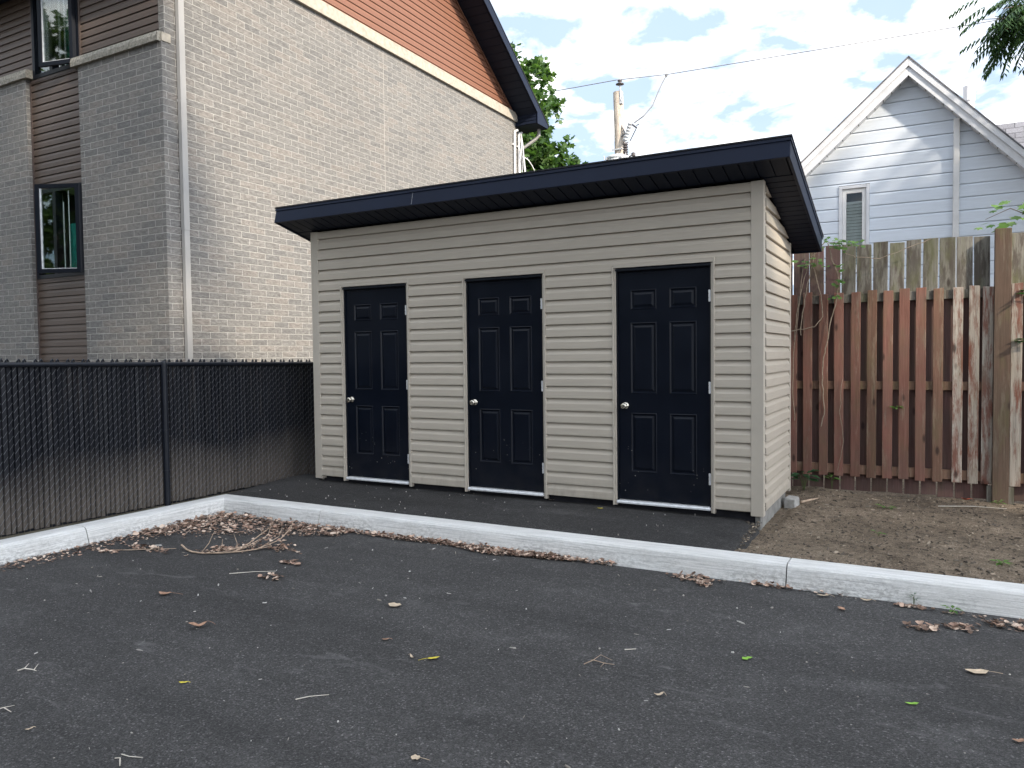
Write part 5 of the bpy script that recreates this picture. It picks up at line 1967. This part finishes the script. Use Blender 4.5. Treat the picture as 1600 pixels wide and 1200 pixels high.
mb = MB()
for _ in range(6500):
    x = 4.75 + R.random() * 4.2
    y = -0.90 + R.random() * 2.95
    if x < 4.86 and y > -0.3:
        continue
    if _ % 18 == 0:
        x, y = 4.84 - abs(R.gauss(0, 0.10)), R.uniform(-0.88, 0.0)
    s = R.choice((0.0022, 0.003, 0.004, 0.005, 0.006, 0.009)) * R.uniform(0.7, 1.3)
    z = dirt_z(x, y) if x > 4.84 else -0.104 + 0.045 * max(0.0, min(1.0, (y + 0.93) / 0.98)) - 0.02
    a = R.uniform(0, 6.283)
    k = R.choice((1, 1, 1.3, 2.6))
    d = Vector((math.cos(a), math.sin(a), R.uniform(-0.2, 0.2))) * s * k
    e = Vector((-math.sin(a), math.cos(a), R.uniform(-0.2, 0.2))) * s * 0.7
    u = Vector((0, 0, s * 0.9))
    c = Vector((x, y, z))
    mb.hexa([c - d - e, c + d - e * 0.8, c + d * 0.9 + e, c - d * 0.8 + e] + [c - d * 0.6 - e * 0.5 + u, c + d * 0.7 - e * 0.5 + u * 0.8, c + d * 0.5 + e * 0.5 + u, c - d * 0.5 + e * 0.6 + u * 1.1])
tag(mb.build('soil_crumbs', M['clods'], None, at=(6.0, 0.5, -0.12)), 'crumbs and wood chips strewn over the bare dirt', 'debris', kind='stuff')


def one_leaf(x, y, L, mat, label, stalk=0.4, ang=None, z=LOT, curl=0.45, asp=0.55, cat='leaf'):
    ang = R.uniform(0, 6.283) if ang is None else ang
    mb = MB()
    curl_leaf(mb, x, y, z + 0.001, L, ang, curl, asp, 0.1)
    if stalk:
        d = Vector((math.cos(ang), math.sin(ang), 0))
        a = Vector((x, y, z + 0.004)) + d * L * 0.48 + Vector((0, 0, curl * 0.35 * L))
        mb.tube([a, a + d * L * stalk * 0.6 + Vector((0, 0, -curl * 0.15 * L)), Vector((x, y, z + 0.004)) + d * L * (0.5 + stalk)], 0.0013, 4)
    o = mb.build('fallen_leaf', mat, None, at=(x, y, z))
    for p in o.data.polygons:
        p.use_smooth = True
    return tag(o, label, cat, 'fallen leaves on the asphalt')


one_leaf(1.57, -3.162, 0.085, M['leafbrown'], 'brown leaf with a long stalk, upper left of the lot', 0.9, 0.5)
one_leaf(2.292, -3.482, 0.105, M['leafbrown'], 'rolled brown leaf lying alone on the left of the lot', 0.4, 1.0, curl=0.8, asp=0.4)
one_leaf(3.095, -2.659, 0.085, M['leaftan'], 'broad crinkled pale brown leaf in the middle of the lot', 0.0, 0.3, curl=0.3, asp=0.75)
one_leaf(3.403, -3.143, 0.045, M['leafbrown'], 'small brown leaf just below the broad crinkled leaf', 0.3, 0.8)
one_leaf(3.786, -3.239, 0.065, M['leafyellow'], 'bright yellow leaf near the centre of the lot', 0.7, 3.9, curl=0.25)
one_leaf(3.683, -3.282, 0.050, M['leaftan'], 'shrivelled tan leaf just left of the yellow leaf', 0.5, 2.6, curl=0.7, asp=0.3)
one_leaf(5.226, -2.506, 0.060, M['leafgreen'], 'small bright green leaf on the right half of the lot', 0.1, 0.9, curl=0.15)
one_leaf(5.98, -2.691, 0.060, M['leafgreen'], 'arched green leaf alone in the lower right of the lot', 0.0, 0.4, curl=-0.25 + 0.5, asp=0.35)
one_leaf(6.253, -2.176, 0.105, M['leaftan'], 'large tan leaf with a stalk near the right edge of the lot', 0.6, 0.35, curl=0.25, asp=0.5)
one_leaf(5.584, -1.491, 0.060, M['leafbrown'], 'orange brown leaf below the kerb right of its joint', 0.2, 1.9, asp=0.7)
one_leaf(5.454, -1.268, 0.085, M['leaftan'], 'pale curled leaf beside the kerb right of its joint', 0.3, 0.3, asp=0.45)
one_leaf(5.70, -1.235, 0.07, M['leaftan'], 'thin pale leaf right against the right kerb', 0.3, 0.2, asp=0.3)
one_leaf(4.961, -3.128, 0.05, M['leaftan'], 'pale folded leaf standing up right of the lot centre', 0.2, 0.7, curl=0.9, asp=0.4)
one_leaf(4.289, -4.088, 0.04, M['leaftan'], 'small tan leaf with a stalk at the bottom centre of the lot', 0.9, 0.3, asp=0.7)
one_leaf(6.363, -2.866, 0.05, M['leafbrown'], 'brown leaf in the lower right corner of the lot', 0.2, 0.5)
one_leaf(2.68, -4.654, 0.035, M['leaftan'], 'small upright tan leaf in the lower left corner of the lot', 0.2, 1.4, asp=0.4)
one_leaf(2.871, -4.036, 0.045, M['leafyellow'], 'pale yellow green leaf on the lower left of the lot', 0.2, 0.6, curl=0.3, asp=0.35)
one_leaf(2.895, 0.039, 0.07, M['leaftan'], 'pale dry leaf on the pad under the wall between two doors', 0.2, 0.4, z=-0.063)
one_leaf(3.446, -0.098, 0.055, M['leafyellow'], 'small yellow leaf on the pad left of the right door', 0.0, 0.1, z=-0.068, curl=0.15)
one_leaf(6.36, 1.96, 0.09, M['leafred'], 'single red leaf at the foot of the wooden fence', 0.2, 0.3, z=-0.115, curl=0.6, asp=0.7)
one_leaf(5.60, 1.62, 0.10, M['leaftan'], 'long pale dry leaf on the dirt below the fence boards', 0.2, -0.6, z=-0.115, curl=0.2, asp=0.3)


def twig(pts, r_, mat, label, cat='twig', fork=None):
    mb = MB()
    mb.tube(pts, [r_ * (1 - 0.5 * k / (len(pts) - 1)) for k in range(len(pts))], 5)
    for f in fork or []:
        mb.tube(f, [r_ * 0.6, r_ * 0.3] if len(f) == 2 else [r_ * 0.6, r_ * 0.5, r_ * 0.3], 4)
    return tag(mb.build('twig', mat, None, at=pts[0]), label, cat, 'twigs and straws on the ground')


z = LOT + 0.004
twig([(3.490, -3.920, z), (3.53, -3.872, z + 0.003), (3.594, -3.812, z)], 0.0026, M['paletwig'], 'straight pale straw left of the centre of the lot')
twig([(1.985, -4.325, z), (2.02, -4.312, z + 0.012), (2.05, -4.29, z + 0.004), (2.075, -4.285, z)], 0.0038, M['paletwig'], 'knobbly pale twig near the left edge of the lot', fork=[[(2.02, -4.312, z + 0.012), (2.022, -4.29, z + 0.03)], [(2.06, -4.288, z + 0.003), (2.06, -4.265, z + 0.026)]])
twig([(3.224, -4.601, z), (3.27, -4.600, z + 0.002), (3.322, -4.578, z)], 0.0024, M['paletwig'], 'straight straw at the bottom edge left of centre')
twig([(3.229, -4.632, z), (3.265, -4.635, z + 0.012), (3.300, -4.660, z)], 0.0028, M['paletwig'], 'bent straw just below the straight one at the bottom edge')
twig([(4.628, -2.676, z), (4.678, -2.640, z)], 0.0034, M['paletwig'], 'short pale stick right of the lot centre')
twig([(2.35, -4.63, z), (2.39, -4.605, z + 0.012), (2.44, -4.60, z)], 0.0032, M['paletwig'], 'forked twig cut by the left edge of the photo', fork=[[(2.39, -4.605, z + 0.012), (2.43, -4.58, z + 0.02)]])
twig([(1.56, -2.62, z), (1.70, -2.51, z + 0.004), (1.82, -2.42, z)], 0.0032, M['paletwig'], 'long pale stick lying below the dead branch')
twig([(4.51, -2.95, z), (4.55, -2.92, z + 0.018), (4.60, -2.90, z + 0.004), (4.65, -2.885, z)], 0.0028, M['twig'], 'tangle of brown stalks right of the yellow leaf', fork=[[(4.55, -2.92, z + 0.018), (4.57, -2.87, z + 0.03), (4.62, -2.84, z)], [(4.55, -2.92, z + 0.018), (4.52, -2.88, z)], [(4.60, -2.90, z + 0.004), (4.60, -2.95, z)]])
twig([(0.02, -2.63, z), (0.30, -2.52, z + 0.01), (0.56, -2.30, z)], 0.004, M['twig'], 'thin dry stick pointing along the left kerb')
twig([(4.98, 1.15, -0.10), (5.05, 1.30, -0.098), (5.16, 1.50, -0.10)], 0.012, M['twig'], 'grey brown stick on the dirt beside the concrete block')
twig([(6.12, 1.52, -0.108), (6.40, 1.62, -0.104), (6.66, 1.64, -0.108)], 0.004, M['paletwig'], 'long pale stem on the dirt near the tall fence post')
# dead branch in the kerb corner
mb = MB()
B = [(0.61, -2.285, LOT + 0.035), (0.70, -2.31, LOT + 0.014), (0.80, -2.335, LOT + 0.012), (0.90, -2.33, LOT + 0.012), (1.05, -2.26, LOT + 0.014), (1.16, -2.17, LOT + 0.016), (1.24, -2.07, LOT + 0.02), (1.27, -1.93, LOT + 0.02)]
mb.tube(B, [0.008, 0.0075, 0.007, 0.0068, 0.006, 0.005, 0.004, 0.003], 7)
for p, q, rr in (((0.90, -2.33, 0.01), (0.97, -2.26, 0.17), 0.004), ((1.02, -2.27, 0.015), (1.05, -2.24, 0.12), 0.003), ((1.12, -2.2, 0.016), (1.26, -2.05, 0.10), 0.005), ((1.14, -2.18, 0.016), (1.02, -2.10, 0.13), 0.003)):
    a, b = Vector((p[0], p[1], LOT + p[2])), Vector((q[0], q[1], LOT + q[2]))
    mb.tube([a, a.lerp(b, 0.5) + Vector((0.02, 0.0, 0.0)), b], [rr, rr * 0.8, rr * 0.5], 5)
mb.tube([(1.06, -2.25, LOT + 0.02), (1.16, -2.10, LOT + 0.05), (1.20, -1.98, LOT + 0.12), (1.27, -1.93, LOT + 0.18)], [0.005, 0.0045, 0.004, 0.002], 5)
mb.tube([(1.24, -2.07, LOT + 0.02), (1.33, -1.90, LOT + 0.07), (1.36, -1.80, LOT + 0.15), (1.34, -1.74, LOT + 0.22)], [0.005, 0.0045, 0.004, 0.002], 5)
mb.tube([(1.16, -2.05, LOT + 0.03), (1.20, -1.90, LOT + 0.10), (1.20, -1.86, LOT + 0.18)], [0.004, 0.003, 0.002], 5)
mb.tube([(1.22, -2.0, LOT + 0.02), (1.27, -1.85, LOT + 0.08), (1.28, -1.82, LOT + 0.15)], [0.004, 0.003, 0.002], 5)
br = tag(mb.build('dead_branch', M['twig'], None, at=B[0]), 'dead forked branch with curled dry leaves lying in the kerb corner', 'branch')
mb = MB()
for _ in range(230):
    t_ = R.random()
    p = Vector((0.90, -2.31, 0)).lerp(Vector((1.36, -1.85, 0)), t_)
    curl_leaf(mb, p.x + R.gauss(0, 0.035), p.y + R.gauss(0, 0.035), LOT + R.random() ** 1.5 * (0.02 + 0.10 * math.exp(-((t_ - 0.75) / 0.22) ** 2)), R.uniform(0.015, 0.045), R.uniform(0, 6.283), R.uniform(0.2, 0.9))
mb.build('dry_leaves', M['litter'], br)
# concrete block by the shed base
mb = MB()
mb.hexa([(4.845, 1.00, -0.16), (4.955, 0.98, -0.16), (4.975, 1.14, -0.16), (4.86, 1.16, -0.16), (4.85, 1.005, -0.045), (4.95, 0.99, -0.05), (4.97, 1.135, -0.045), (4.865, 1.155, -0.04)])
tag(mb.build('concrete_block', M['block'], None, at=(4.91, 1.07, -0.12), bevel=0.012), 'pale concrete block on the dirt against the rear of the shed base', 'block')
